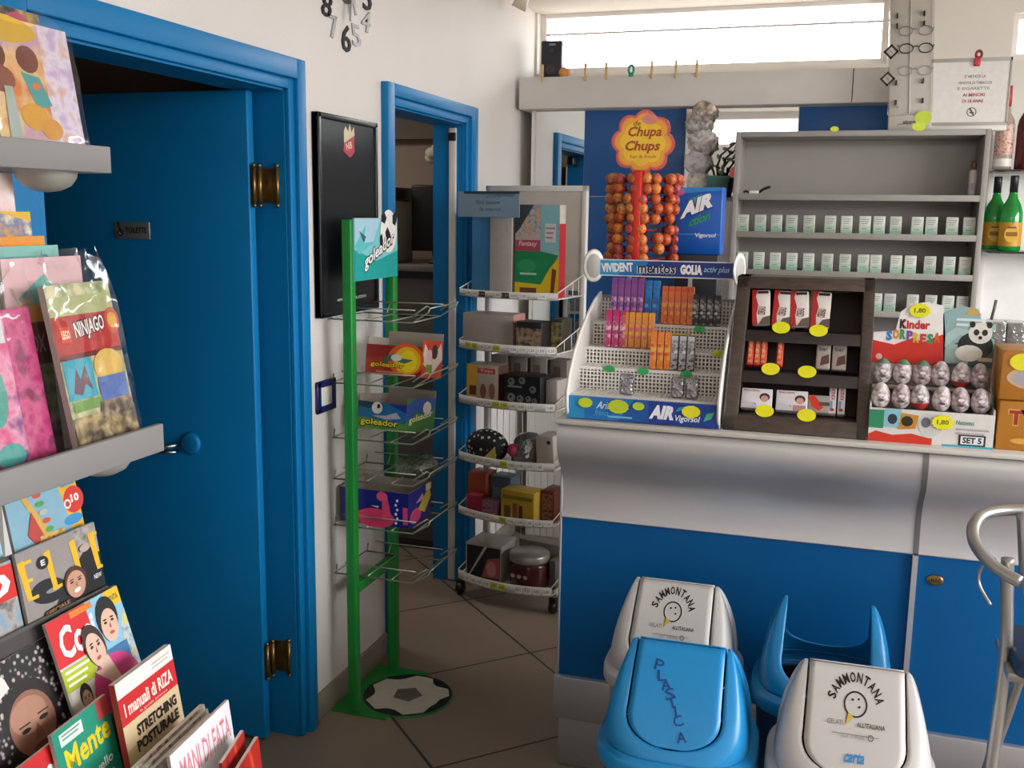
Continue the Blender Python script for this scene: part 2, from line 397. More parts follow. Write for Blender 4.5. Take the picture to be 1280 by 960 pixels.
# ------------------------------------------------------------------ things on the left wall
t = thing('wall_poster', 'black framed poster with a small red and cream emblem on the left wall', 'poster', (XL, 2.835, 1.345))
MB().box(.002, 0, 0, .02, .421, .636, mat('poster_black', '#1b1d22', .3, var=.15, scale=3)).build('print', t)
m = MB()
for a in ((.001, 0, 0, .026, .018, .636), (.001, .403, 0, .026, .421, .636), (.001, 0, 0, .026, .421, .018), (.001, 0, .618, .026, .421, .636)): m.box(*a, BLACK, .003)
m.build('frame', t)
m = MB(); f = Fr(m, (.0205, 0, 0), (0, 1, 0), (0, 0, 1), .421, .636)
f.poly([(.42, .86), (.42, .93), (.45, .955), (.49, .93), (.52, .97), (.55, .93), (.59, .96), (.60, .915), (.50, .85)], '#cfc8a8')
f.poly([(.405, .83), (.42, .87), (.60, .915), (.59, .875), (.60, .83), (.52, .80)], '#b23a4a'); f.text('NB', .46, .835, .1, .035, '#e8c9c4', bold=.02, rot=14)
m.build('emblem', t, label='cream and red emblem')
m = MB(); f = Fr(m, (.0205, 0, 0), (0, 1, 0), (0, 0, 1), .421, .636); f.text('www.caffe.com', .27, .07, .5, .022, '#c9c6c0', bold=.01); m.build('web_address', t, label='small white web address')
t = thing('light_switch', 'dark blue light switch with a white rocker beside the black poster', 'switch', (XL, 2.889, 1.088))
m = MB()
for a in ((0, -.064, -.053, .012, -.036, .053), (0, .036, -.053, .012, .064, .053), (0, -.064, .030, .012, .064, .053), (0, -.064, -.053, .012, .064, -.030)): m.box(*a, mat('navy_plastic', '#14205c', .3), .006)
m.build('frame', t); MB().box(0, -.037, -.031, .010, .037, .031, WHITE, .004).build('rocker', t)
# wall clock: loose numerals round a small mirrored boss
t = thing('wall_clock', 'wall clock of loose black and chrome numerals stuck straight on the left wall', 'clock', (XL, 3.077, 2.39))
pol = mat('polished_chrome', '#8f8d8a', .5, metal=.7, var=.02)
for i in range(1, 13):
    m = MB(); a = R(90 - 30 * i); big = i % 3 == 0 or i == 8
    hgt = .085 if i % 3 == 0 else .07
    f = Fr(m, (.004, .158 * math.cos(a) - .045, .158 * math.sin(a) - hgt / 2), (0, 1, 0), (0, 0, 1), .09, hgt)
    wd = 1 if i > 9 else .8
    vs, fs = glyphs(str(i), .01)
    mm = mat('numeral_black', '#0c0c0e', .6, spec=.2) if i % 3 == 0 or i == 8 else pol
    rot = 0 if i in (6, 12, 3, 9) else (R(-10) if i % 2 else R(12))
    bm = bmesh.new()
    bv = [bm.verts.new(f.P(.1 + p * wd * .9 + math.sin(rot) * q, q)) for p, q in vs]
    for fc in fs:
        try: bm.faces.new([bv[k] for k in fc])
        except ValueError: pass
    g = bmesh.ops.extrude_face_region(bm, geom=bm.faces[:])
    for e in g['geom']:
        if isinstance(e, bmesh.types.BMVert): e.co.x -= .004
    m.bm(bm, mm, False); m.build('numeral', t)
MB().lathe([(0, 0), (.05, 0), (.05, .012), (.03, .02), (0, .02)], pol, 24, Matrix.Rotation(R(90), 4, 'Y'), cap=False).build('boss', t)
m = MB(); m.box(.022, -.01, -.085, .025, .012, .02, pol, .001, Matrix.Rotation(R(18), 4, 'X')); m.build('hour_hand', t)
m = MB(); m.box(.026, -.006, -.11, .029, .006, .03, pol, .001, Matrix.Rotation(R(-12), 4, 'X')); m.build('minute_hand', t)
# ------------------------------------------------------------------ goalscorer sweet stand by the left wall
t = thing('sweet_stand', 'narrow green sweet stand with a football sign and a round football base plate', 'display stand', (-1.475, 3.05, 0))
BY = -.16, .16
for y in BY: MB().box(-.016, y - .017, .006, .016, y + .017, 1.655, GREEN, .003).build('post', t)
MB().box(-.014, -.143, .42, .014, .143, .455, GREEN, .002).build('cross_bar', t)
m = MB(); m.lathe([(0, 0), (.158, 0), (.16, .004), (0, .006)], GREEN, 40, Matrix.Translation((.125, .0, 0)), cap=False)
m.box(-.075, -.185, 0, .125, .185, .006, GREEN)
m.build('base_plate', t)
m = MB(); f = Fr(m, (-.035, -.16, .0065), (1, 0, 0), (0, 1, 0), .32, .32)
f.ell(.5, .5, .485, .485, '#15181a', 40)
f.poly([(.5 + .46 * r_ * math.cos(R(a)), .5 + .46 * r_ * math.sin(R(a))) for a, r_ in ((0, .82), (15, 1), (35, 1), (50, .8), (62, .8), (75, 1), (100, 1), (118, .82), (130, .82), (145, 1), (170, 1), (188, .8), (200, .8), (215, 1), (245, 1), (258, .8), (272, .8), (288, 1), (315, 1), (332, .84), (345, .84))], '#cfc9bb')
f.poly([(.5 + .17 * math.cos(R(72 * k + 10)), .5 + .17 * math.sin(R(72 * k + 10))) for k in range(5)], '#6d675a')
m.build('base_print', t, label='worn football print')
m = MB(); m.box(.0165, -.163, 1.462, .022, .163, 1.66, mat('sign_aqua', '#7fc9d0', .35))
f = Fr(m, (.0222, -.163, 1.462), (0, 1, 0), (0, 0, 1), .326, .198)
f.poly([(0, 0), (1, 0), (1, .45), (.5, .3), (0, .5)], '#12a3a0'); f.poly([(0, 1), (.6, 1), (.4, .6), (0, .5)], '#a8cfe0'); f.poly([(0, .55), (.25, .9), (.2, .6), (.45, .62), (.1, .42)], '#5fbfc4')
f.poly([(.1, .8), (.25, .7), (.3, .8), (.2, .6)], '#35606e')
f.ell(.78, .78, .2, .36, '#f0f0ee', 28); f.ell(.76, .7, .065, .16, '#14161a', 5, 18); f.ell(.66, 1.0, .07, .1, '#14161a', 5); f.ell(.92, .98, .06, .12, '#14161a', 5); f.ell(.6, .62, .04, .13, '#14161a', 5)
f.text('goleador', .2, .10, .72, .30, '#101114', rise=.42, bold=.09); f.text('goleador', .21, .12, .70, .27, '#f4f4f2', rise=.42, bold=.025)
m.build('sign', t, label='aqua sign with white goalscorer lettering and a football')
for z in (1.335, 1.125, .94, .80, .64, .47):
    m = MB()
    for y in (-.12, .12):
        m.tube([(-.08, y, z + .03), (-.085, y, z), (.2, y, z), (.255, y, z + .035), (.262, y, z + .05), (.25, y, z + .055), (.2, y, z + .02)], .0028, WIRE, 6)
    for x in (-.088, .03, .12, .2): m.tube([(x, -.12, z), (x, .12, z)], .0025, WIRE, 6)
    m.tube([(.26, -.12, z + .048), (.26, .12, z + .048)], .0025, WIRE, 6)
    for y in (-.12, .12): m.tube([(0, y * 1.2, z + .03), (.0, y, z + .0)], .0025, WIRE, 6); m.tube([(-.05, y, z + .04), (.21, y, z + .04)], .0022, WIRE, 6)
    m.build('wire_basket', t)
def tray(name, label, loc, W, D, H, back, side, dress, rz=0, tilt=0, group=None):
    m = MB(); th = .004
    m.box(0, 0, 0, W, D, th, CARD)
    m.box(0, 0, th, W, th, H, CARD); m.box(0, D - th, th, W, D, H + back, CARD); m.box(0, th, th, th, D - th, H + back * .5, CARD); m.box(W - th, th, th, W, D - th, H + back * .5, CARD)
    f = front(m, 0, 0, 0, W, H); dress(f)
    f2 = Fr(m, (W, 0, 0), (0, 1, 0), (0, 0, 1), D, H + back * .5); side(f2)
    o = m.build(name); o.location = loc; o.rotation_euler = (R(tilt), 0, R(rz))
    return tag(o, label, 'sweet box', group)
def red(f):
    f.rect(0, 0, 1, 1, '#8f1f1c'); f.poly([(0, .0), (.35, 0), (.3, .6), (0, .5)], '#a8341f'); f.ell(.72, .55, .32, .55, '#e2601f', 24); f.ell(.74, .52, .24, .46, '#f0b81e', 24); f.ell(.76, .5, .16, .36, '#f6d51c', 24)
    f.poly([(.3, .55), (.5, .75), (.6, .6), (.85, .55), (.7, .42), (.5, .5), (.35, .42)], '#3b6a4c'); f.ell(.55, .6, .1, .12, '#d9d9cf', 12)
    f.text('goleador', .08, .22, .62, .22, '#1d2416', bold=.08, rise=-.02); f.text('goleador', .09, .24, .60, .19, '#f2d22a', bold=.02, rise=-.02); f.rect(.2, .08, .7, .13, '#d98a5a')
def redside(f): f.rect(0, 0, 1, 1, '#c0401f'); f.poly([(.1, .9), (.5, .5), (.9, .95), (1, .5), (.5, .1), (0, .4)], '#d8c9b8'); f.rect(.2, .1, .5, .35, '#7f9a2c'); f.ell(.6, .7, .15, .2, '#3d2a24', 10); f.ell(.35, .6, .12, .16, '#e0b8c0', 10)
tray('sweet_box', 'red and yellow goalscorer sweet box tilted in the upper basket of the green stand', (-1.462, 2.97, 1.156), .205, .15, .098, .05, redside, red, -4, -9, 'sweet boxes on the green stand')
def blu(f):
    f.rect(0, 0, 1, 1, '#1f6fa6'); f.poly([(0, 0), (1, 0), (1, .3), (0, .42)], '#5f9a34'); f.poly([(0, 1), (.5, 1), (.25, .75), (0, .8)], '#123c52'); f.poly([(.6, 1), (1, 1), (1, .7)], '#1b2f8c')
    f.ell(.4, .8, .11, .22, '#e6e6e2', 18); f.ell(.43, .86, .035, .09, '#15181a', 8); f.poly([(.3, .5), (.6, .55), (.8, .7), (.9, .5), (.6, .4)], '#b9b2c8')
    f.text('goleador', .05, .06, .82, .36, '#14240f', bold=.1); f.text('goleador', .07, .1, .78, .30, '#f1df3a', bold=.025)
def bluside(f): f.rect(0, 0, 1, 1, '#3f7a3a'); f.poly([(0, .3), (.4, .6), (.8, .4), (1, .8), (1, 1), (.3, 1), (0, .8)], '#2d4f9c'); f.text('goleador', .1, .2, .8, .25, '#e6e0a0', bold=.02, rise=.2); f.ell(.7, .7, .15, .2, '#d9d4cc', 10)
tray('sweet_box', 'blue and green open goalscorer sweet box under the red one on the green stand', (-1.492, 2.965, .974), .19, .18, .09, .045, bluside, blu, -9, -8, 'sweet boxes on the green stand')
def flam(f):
    f.rect(0, 0, 1, 1, '#12197a'); f.rect(0, 0, .05, 1, '#2a2f4c'); f.ell(.52, .2, .28, .28, '#d83a6a', 20); f.poly([(.62, .2), (.75, .3), (.72, .62), (.68, .95), (.6, 1), (.55, .8), (.62, .7)], '#e0446e'); f.ell(.62, .84, .08, .14, '#e8567a', 14)
    f.poly([(.46, .55), (.56, .50), (.58, .56)], '#e8d9d0'); f.poly([(.1, .85), (.2, .8), (.14, .75)], '#dcdcea')
    for k in range(6): f.ell(.82 + .02 * (k % 2), .12 + .13 * k, .018, .045, '#e3e0ee', 8)
    f.rect(.92, .1, .99, .6, '#d0447c')
def flamside(f):
    f.rect(0, 0, 1, 1, '#1b2080'); f.ell(.3, .25, .25, .22, '#d8437a', 12); f.poly([(.4, .4), (.9, .9), (1, .6), (.7, .2)], '#c8b43c'); f.poly([(.3, .6), (.6, .8), (.7, .6)], '#c78ab0'); f.rect(.75, .8, 1, 1, '#d9cfae')
tray('sweet_box', 'dark blue sweet box with a pink flamingo low on the green stand', (-1.550, 2.948, .652), .256, .176, .118, .0, flamside, flam, -2, 0, 'sweet boxes on the green stand')
m = MB(); bm = bmesh.new(); bmesh.ops.create_icosphere(bm, subdivisions=3, radius=1)
rnd = random.Random(3)
for v in bm.verts:
    k = 1 + .22 * (rnd.random() - .5); v.co = V((v.co.x * .075 * k, v.co.y * .07 * k, max(-.028, v.co.z * .042 * k)))
m.bm(bm, film('crumpled_film_green', .25, .2, 1, 40, '#b8c8b0'), True); o = m.build('clear_bag'); o.location = (-1.31, 3.05, .836)
tag(o, 'crumpled clear plastic bag lying in a wire basket of the green stand', 'bag')

# ------------------------------------------------------------------ white wire rack on castors
RK = thing('wire_rack', 'white shop rack on castors with six bowed shelves beside the counter end', 'rack', (-1.525, 4.005, 0), R(-9.9))
m = MB()
for x in (.0, .46): m.box(x - .012, .24, .09, x + .012, .264, 1.80, WMETAL, .003)
m.box(-.012, .24, 1.775, .472, .264, 1.80, WMETAL, .003)
m.build('back_frame', RK)
m = MB()
for k in range(14): m.tube([(.02 + k * .0323, .25, .1), (.02 + k * .0323, .25, 1.2)], .002, WMETAL, 5)
m.build('back_wires', RK)
MB().box(.013, .245, 1.36, .447, .249, 1.774, mat('rack_back_card', '#c9c2b8', .6)).build('back_board', RK)
for x in (0, .46):
    m = MB(); m.tube([(x, .255, .10), (x, .03, .085)], .013, WMETAL, 8); ft = m.build('foot', RK)
    for y in (.02, .25):
        m = MB(); m.lathe([(0, -.014), (.024, -.014), (.027, -.008), (.027, .008), (.024, .014), (0, .014)], BLACK, 18, Matrix.Translation((x, y, .027)) @ Matrix.Rotation(R(90), 4, 'Y'), cap=False)
        m.box(x - .018, y - .012, .03, x + .018, y + .012, .07, BLACK, .004); m.build('castor', ft)
SH = [(1.336, 1.366), (1.113, 1.148), (.876, .911), (.624, .66), (.382, .415), (.08, .12)]
bow = [(.46 * k / 12, -.055 * math.sin(math.pi * k / 12) ** .8) for k in range(13)]
for i, (z0, z1) in enumerate(SH):
    m = MB(); n = len(bow)
    vs = [(x, y, z0) for x, y in bow] + [(x, y, z1) for x, y in bow] + [(x, y + .003, z0) for x, y in bow] + [(x, y + .003, z1) for x, y in bow]
    fs = []
    for k in range(n - 1):
        fs += [(k, k + 1, n + k + 1, n + k), (2 * n + k + 1, 2 * n + k, 3 * n + k, 3 * n + k + 1), (n + k, n + k + 1, 3 * n + k + 1, 3 * n + k), (k + 1, k, 2 * n + k, 2 * n + k + 1)]
    m.add(vs, fs, WMETAL, True)
    # printed price strip along the bow
    rr = random.Random(i)
    for k in range(1, n - 1):
        if rr.random() < .85:
            a, b_ = V((bow[k][0], bow[k][1], z0)), V((bow[k + 1][0], bow[k + 1][1], z0)); f = Fr(m, a, b_ - a, (0, 0, 1), (b_ - a).length, z1 - z0)
            c = '#c9d83a' if (k in (5, 6) and i) or (i == 1 and k < 3) else ('#2e2e30' if i == 0 and k % 3 == 0 else '#f1efe9')
            f.rect(.08, .14, .92, .86, c)
            f.text(rr.choice(['0,50', '1,00', '1,20', '0,80', '2,00']), .18, .3, .6, .36, '#3a3a3a' if c != '#2e2e30' else '#bdbdb8')
    mf = MB()
    floor_ = bow + [(.46, .24), (0, .24)]
    mf.prism(floor_, .003, WMETAL, Matrix.Translation((0, 0, z0 + .002)))
    shf = mf.build('shelf', RK)
    m.build('price_strip', shf)
    m = MB()
    for x, y in ((0, .24), (.46, .24)):
        fx = 0 if x == 0 else .46
        m.tube([(fx, .0, z1 + .0), (x, y, z1 + .06)], .0028, WMETAL, 6); m.tube([(fx, 0, z0 + .005), (x, y, z0 + .005)], .0028, WMETAL, 6)
        for q in (.3, .6, .85): m.tube([(fx, y * q, z0 + .005), (fx, y * q, z1 + .06 * q)], .002, WMETAL, 5)
    m.build('side_wires', shf)
RM = RK.matrix_basis.copy() if False else Matrix.Translation((-1.525, 4.005, 0)) @ Matrix.Rotation(R(-9.9), 4, 'Z')
def onrack(name, label, cat, x, y, z, rz, build, group=None):
    m = MB(); build(m); o = m.build(name); o.location = RM @ V((x, y, z)); o.rotation_euler = (0, 0, R(-9.9 + rz)); return tag(o, label, cat, group)
def carton(w, d_, h, c, face=None, side=None, top=None):
    def bld(m):
        m.box(0, 0, 0, w, d_, h, ink(c), .002)
        if face: face(front(m, 0, -.0003, 0, w, h))
        if side: side(Fr(m, (w + .0003, 0, 0), (0, 1, 0), (0, 0, 1), d_, h))
        if top: top(Fr(m, (0, 0, h + .0003), (1, 0, 0), (0, 1, 0), w, d_))
    return bld
z = SH[0][0] + .0065
onrack('carton', 'tall plain blue carton on the top shelf of the white rack', 'box', .03, .05, z, 0, carton(.085, .15, .355, '#3f83b8'))
onrack('carton', 'tall plain white carton beside the blue one on the white rack', 'box', .128, .03, z, 0, carton(.105, .17, .345, '#b3ada7', lambda f: f.poly([(.7, .75), (.8, .75), (.75, .95)], '#b0a9a2')))
def puz(f):
    f.rect(0, .78, 1, 1, '#9a9aa8'); f.rect(0, .52, .6, .8, '#b8a9a0'); f.poly([(0, .62), (.62, .7), (.62, .95), (.2, .98)], photo('#6a7a94', '#b9b4a8', '#c98a4a', 40)); f.poly([(0, .68), (.1, .74), (.42, 1), (0, 1)], '#3a3f48')
    f.rect(0, .5, .62, .62, '#a8455a'); f.text('Fantasy', .08, .54, .4, .07, '#ece3dc', shear=.2)
    f.rect(.58, .46, 1, 1, '#86b6bb'); f.rect(.68, .6, .92, .8, '#c9d0cf'); f.lines(.7, .9, .74, 3, .05, .02, '#b87a86')
    f.poly([(0, .14), (0, .5), (.6, .5), (1, .46), (.75, .26), (.6, .14)], '#17804a'); f.ell(.27, .34, .22, .07, '#2f935c', 16); f.rect(.12, .24, .5, .265, '#a9cfae')
    f.poly([(0, 0), (1, 0), (1, .44), (.8, .32), (.6, .14), (0, .16)], '#d8b41d'); f.rect(.12, .02, .5, .10, '#6a3f1c'); f.poly([(.82, .05), (.9, .05), (.95, .3), (.85, .32)], '#6f3b22')
onrack('puzzle_box', 'large game box in teal, green and yellow on the top shelf of the white rack', 'box', .245, .035, z, 4, carton(.195, .07, .375, '#c5bdb0', puz, lambda f: f.rect(0, 0, 1, .8, '#b3202a')))
t = thing('notice_card', 'grey blue handwritten notice card fixed to the top left of the white rack', 'notice', RM @ V((-.01, .0, 1.665)), R(-9.9))
m = MB(); m.box(0, 0, 0, .29, .004, .105, mat('notice_blue', '#7d97ab', .6)); f = front(m, 0, 0, 0, .29, .105)
f.rect(.1, .9, 1, 1, '#2f3d4a'); f.poly([(.12, .9), (.9, .78), (.95, .9)], '#5f7688'); f.text('Non toccare', .3, .5, .38, .16, '#26384a', shear=.3); f.text('la merce', .36, .24, .34, .14, '#26384a', shear=.3); f.text('grazie', .46, .74, .24, .09, '#41566a', shear=.3)
m.build('card', t); MB().tube([(.03, .006, .05), (.03, .24, .08)], .003, WMETAL, 6).build('stay', t)
z = SH[1][0] + .0065
onrack('carton', 'plain white box with a pink patterned end on the second shelf of the white rack', 'box', .02, -.005, z, 3, carton(.235, .12, .145, '#a69c95', None, lambda f: f.rect(0, 0, 1, 1, photo('#c0705c', '#d9a39a', '#a8484a', 60))))
onrack('food_pack', 'dark packet with a brown food picture on the second shelf of the white rack', 'packet', .285, -.02, z, 0, carton(.115, .1, .125, '#241f1d', lambda f: f.rect(0, 0, 1, .8, photo('#3a2f28', '#8f7a66', '#b59a80', 45))))
onrack('food_pack', 'olive packet at the right end of the second shelf of the white rack', 'packet', .405, .06, z, 0, carton(.05, .1, .135, '#3a3426', lambda f: f.rect(0, 0, 1, .9, photo('#4a4230', '#7f7a4a', '#a89a70', 45))))
z = SH[2][0] + .0065
for k in range(4):
    onrack('carton', f'{["grey", "pale", "white", "greyish"][k]} small box at the back of the third rack shelf, {ORD[k]} from the left', 'box', .08 + k * .095, .14, z, 0, carton(.08, .08, .19, ['#958c85', '#8a817a', '#9c958c', '#807870'][k], lambda f, k=k: f.rect(.2, .45, .6, .85, '#5e5853' if k % 2 else '#7d6a5a')), 'small boxes at the back of the rack')
def toy(f): f.rect(0, 0, .32, 1, '#c99a2c'); f.rect(.34, .78, .9, .92, '#b8474a'); f.text('Toys', .42, .8, .4, .09, '#e6dccf'); f.rect(.08, .2, .3, .45, '#5a2f26'); f.ell(.52, .32, .1, .2, '#7d4a3a', 10); f.ell(.8, .34, .1, .22, '#8a5a4a', 10)
onrack('toy_box', 'yellow and white toy box on the third shelf of the white rack', 'box', .045, -.01, z, 2, carton(.15, .1, .165, '#a89a88', toy, lambda f: f.rect(0, 0, 1, 1, '#5d4034')))
def skull(f):
    f.rect(0, 0, 1, 1, '#16161a')
    for x, y, s in ((.2, .3, .14), (.45, .28, .12), (.68, .3, .1), (.2, .8, .12), (.5, .85, .12), (.8, .6, .12), (.85, .25, .1)): f.circ(x, y, s, '#7f7c78', 9); f.circ(x - .02, y + .02, s * .35, '#16161a', 6)
    f.rect(.1, .62, .5, .68, '#8d8a86')
onrack('skull_pack', 'black pack printed with grey skulls on the third shelf of the white rack', 'packet', .225, -.008, z, -1, carton(.17, .11, .135, '#1a1a1e', skull))
onrack('carton', 'white box leaning at the right of the third shelf of the white rack', 'box', .400, .03, z, 0, carton(.052, .1, .12, '#b5aca4'))
z = SH[3][0] + .0065
def polka(m):
    bm = bmesh.new(); bmesh.ops.create_uvsphere(bm, u_segments=20, v_segments=12, radius=1)
    for v in bm.verts: v.co = V((v.co.x * .10, v.co.y * .06, max(0, (v.co.z + .75) * .075)))
    m.bm(bm, polka_mat(), True)
def polka_mat():
    m = mat('polka_dot_cloth', '#121216', .7)
    nt = m.node_tree; b = nt.nodes['Principled BSDF']; vo = nt.nodes.new('ShaderNodeTexVoronoi'); vo.inputs['Scale'].default_value = 42; vo.inputs['Randomness'].default_value = .5
    tc = nt.nodes.new('ShaderNodeTexCoord'); nt.links.new(tc.outputs['Object'], vo.inputs['Vector'])
    r = nt.nodes.new('ShaderNodeValToRGB'); r.color_ramp.interpolation = 'CONSTANT'; r.color_ramp.elements[0].color = lin('#c9c5c0'); r.color_ramp.elements[1].color = lin('#121216'); r.color_ramp.elements[1].position = .28
    nt.links.new(vo.outputs['Distance'], r.inputs[0]); nt.links.new(r.outputs[0], b.inputs['Base Color']); return m
onrack('dotted_bag', 'black bag with white polka dots on the fourth shelf of the white rack', 'bag', .118, .042, z, 0, polka)
onrack('price_card', 'yellow triangular price card leaning on the dotted bag', 'card', .12, -.032, z, 0, lambda m: m.prism([(0, 0), (.085, 0), (.07, .075)], .003, ink('#b5ad4a'), Matrix.Rotation(R(80), 4, 'X')))
def dome(m):
    m.lathe([(.068, 0), (.07, .05), (.062, .095), (.04, .122), (0, .13)], film('grey_blister', .35, .15, .5, 30, '#9aa0a4'), 24, cap=False)
    m.box(-.06, -.05, .0, .06, .05, .06, ink('#55585c'), .01); m.ball((-.045, -.05, .055), .03, ink('#b0305a'), 10)
onrack('blister_pack', 'grey plastic dome with a pink toy inside on the fourth shelf of the white rack', 'packet', .296, .085, z, 0, dome)
o = onrack('carton', 'white box tilted open at the right of the fourth shelf of the white rack', 'box', .365, .03, z, 0, carton(.08, .12, .13, '#c0b5ab', lambda f: f.circ(.75, .8, .07, '#2c2a2a', 10), None, None)); o.rotation_euler.y = R(-4)
z = SH[4][0] + .0065
onrack('carton', 'orange box at the left of the fifth shelf of the white rack', 'box', .012, .06, z, 0, carton(.09, .1, .165, '#a04a2c'))
onrack('toy_pack', 'grey blue toy pack behind the pink packs on the fifth rack shelf', 'packet', .11, .09, z, 0, carton(.1, .09, .155, '#56687a', lambda f: f.rect(.1, .1, .9, .7, photo('#56687a', '#8a99a6', '#30404f', 50))))
onrack('toy_pack', 'pink red pack at the left front of the fifth rack shelf', 'packet', .045, -.01, z, 4, carton(.075, .05, .085, '#a52a44'))
onrack('toy_pack', 'mauve pack beside the pink red one on the fifth rack shelf', 'packet', .13, -.025, z, -4, carton(.075, .06, .075, '#7a4a62', lambda f: f.rect(.1, .1, .9, .9, photo('#7a4a62', '#a87a8a', '#4a2f44', 60))))
def yel(f): f.rect(.1, .05, .3, .5, '#6f4a1c'); f.rect(.36, .05, .5, .6, '#8f5a24'); f.rect(.06, .72, .94, .84, '#8a7418'); f.rect(.55, .1, .66, .55, '#5a2f1c')
onrack('yellow_box', 'yellow sweet box with brown figures on the fifth shelf of the white rack', 'box', .22, -.018, z, -1, carton(.16, .1, .135, '#c0a02a', yel))
onrack('food_pack', 'brown and red bag at the right of the fifth shelf of the white rack', 'packet', .384, .035, z, 0, carton(.062, .11, .14, '#6a2f24', lambda f: f.rect(.1, .1, .9, .9, photo('#6a2f24', '#a06a5a', '#4a1c18', 50))))
z = SH[5][0] + .0065
def pinkf(f): f.rect(.04, .06, .96, .94, '#241f22'); f.poly([(.45, .1), (.95, .1), (.95, .7), (.6, .6)], '#a8525a'); f.ell(.72, .35, .14, .22, '#c98a80', 10); f.poly([(.06, .06), (.1, .06), (.6, .94), (.52, .94)], '#c9c4bc')
onrack('gift_box', 'white gift box with a dark window and pink toy on the lowest rack shelf', 'box', .035, .005, z, 3, carton(.175, .16, .165, '#a49c95', pinkf))
def jar(m):
    g = mat('dark_red_jam', '#4a1a1c', .2, var=.3, scale=20); m.lathe([(0, 0), (.078, 0), (.085, .01), (.087, .1), (.08, .118), (.0, .118)], g, 28, cap=False); m.lathe([(0, .118), (.086, .118), (.088, .122), (.088, .148), (.083, .153), (0, .153)], mat('tin_lid', '#a59f98', .35, metal=.5), 28, cap=False)
    for k in range(3): f = Fr(m, (-.05 + .03 * k, -.0875, .05), (1, 0, 0), (0, 0, 1), .028, .03); f.ell(.5, .5, .4, .3, '#c9a9a0', 10)
onrack('sweet_jar', 'wide dark red jar with a silver lid on the lowest rack shelf', 'jar', .322, .062, z, 0, jar)
onrack('carton', 'long grey box lying behind the jar on the lowest rack shelf', 'box', .22, .162, z, 0, carton(.2, .065, .165, '#7f7770'))
onrack('food_pack', 'grey packet at the right end of the lowest rack shelf', 'packet', .418, .06, z, 0, carton(.03, .1, .13, '#66605c'))
# ------------------------------------------------------------------ the counter
CT = 1.105
prof = [(2.735, 1.089), (2.724, 1.087), (2.716, 1.078), (2.713, 1.06), (2.714, 1.035), (2.721, 1.008), (2.735, .984), (2.754, .963), (2.773, .946), (2.787, .928), (2.794, .908), (2.797, .885), (2.797, .86), (2.794, .83), (2.789, .80), (2.7875, .797), (2.84, .797), (2.84, 1.089)]
def fascia(x0, x1):
    m = MB(); n = len(prof)
    m.add([(x0, y, z) for y, z in prof] + [(x1, y, z) for y, z in prof], [(k, n + k, n + (k + 1) % n, (k + 1) % n) for k in range(n)], STEEL, True)
    m.add([(x0, y, z) for y, z in prof], [tuple(range(n))], LGREY); m.add([(x1, y, z) for y, z in prof], [tuple(range(n))[::-1]], LGREY)
    return m
SX = .243
def unit(name, label, x0, x1, lockx=None):
    t = thing(name, label, 'counter', ((x0 + x1) / 2, 3.0, 0)); c = (x0 + x1) / 2
    def P(m, nm, **k): o = m.build(nm, t, loc=(-c, -3.0, 0), **k); return o
    P(fascia(x0, x1), 'fascia', label='curved brushed aluminium fascia')
    fp = P(MB().box(x0, 2.794, .30, x1, 2.812, .80, CBLUE), 'front_panel', label='blue front panel')
    P(MB().box(x0, 2.812, .30, x1, 3.45, 1.075, LGREY), 'carcass')
    m = MB(); m.box(x0 - .012, 2.775, .165, x1, 2.83, .30, STEEL, .004); m.box(x0, 2.80, .0, x1, 3.4, .16, STEEL, .004); m.box(x0 + .02, 2.83, .16, x1, 3.4, .3, DGREY)
    P(m, 'kick_plate')
    return t, P, fp
t, P, fp = unit('counter_unit', 'long shop counter section with a blue front under the sweet displays', -.735, SX - .006)
m = MB(); m.box(-.742, 2.79, .30, -.735, 3.45, 1.088, LGREY, .002); P(m, 'end_panel')
t2, P2, fp2 = unit('counter_unit', 'counter section right of the vertical joint with a small brass lock', SX + .006, 2.3)
m = MB(); m.lathe([(0, 0), (.019, 0), (.018, .004), (.012, .006), (0, .006)], BRASS, 24, Matrix.Translation((.297, 2.794, .731)) @ Matrix.Rotation(R(90), 4, 'X') @ Matrix.Diagonal((1.15, .8, 1, 1)), cap=False)
f = front(m, .281, 2.7876, .722, .313, .740); f.text('MAB', .16, .2, .7, .6, '#2a2214', bold=.02); m.build('lock', fp2, label='small brass lock badge')
m = MB()
n = len(prof)
pr = [(y - .003, z) for y, z in prof[:15]]
for x0, x1 in ((SX - .007, SX + .007),): m.add([(x0, y, z) for y, z in pr] + [(x1, y, z) for y, z in pr] , [(k, n0, n0 + 1, k + 1) for k in range(len(pr) - 1) for n0 in (len(pr) + k,)], mat('joint_grey', '#6e7072', .4, metal=.5), True)
m.box(SX - .007, 2.781, .305, SX + .007, 2.7935, .7955, STEEL)
o = m.build('joint_strip'); tag(o, 'thin grey metal strip covering the joint between the two counter sections', 'trim strip')
wt = MB().box(-.742, 2.718, 1.090, 2.3, 3.5, CT, mat('worktop_white', '#d6d2cb', .3, var=.02), .004).build('worktop')
tag(wt, 'continuous pale worktop running along both counter sections', 'worktop')

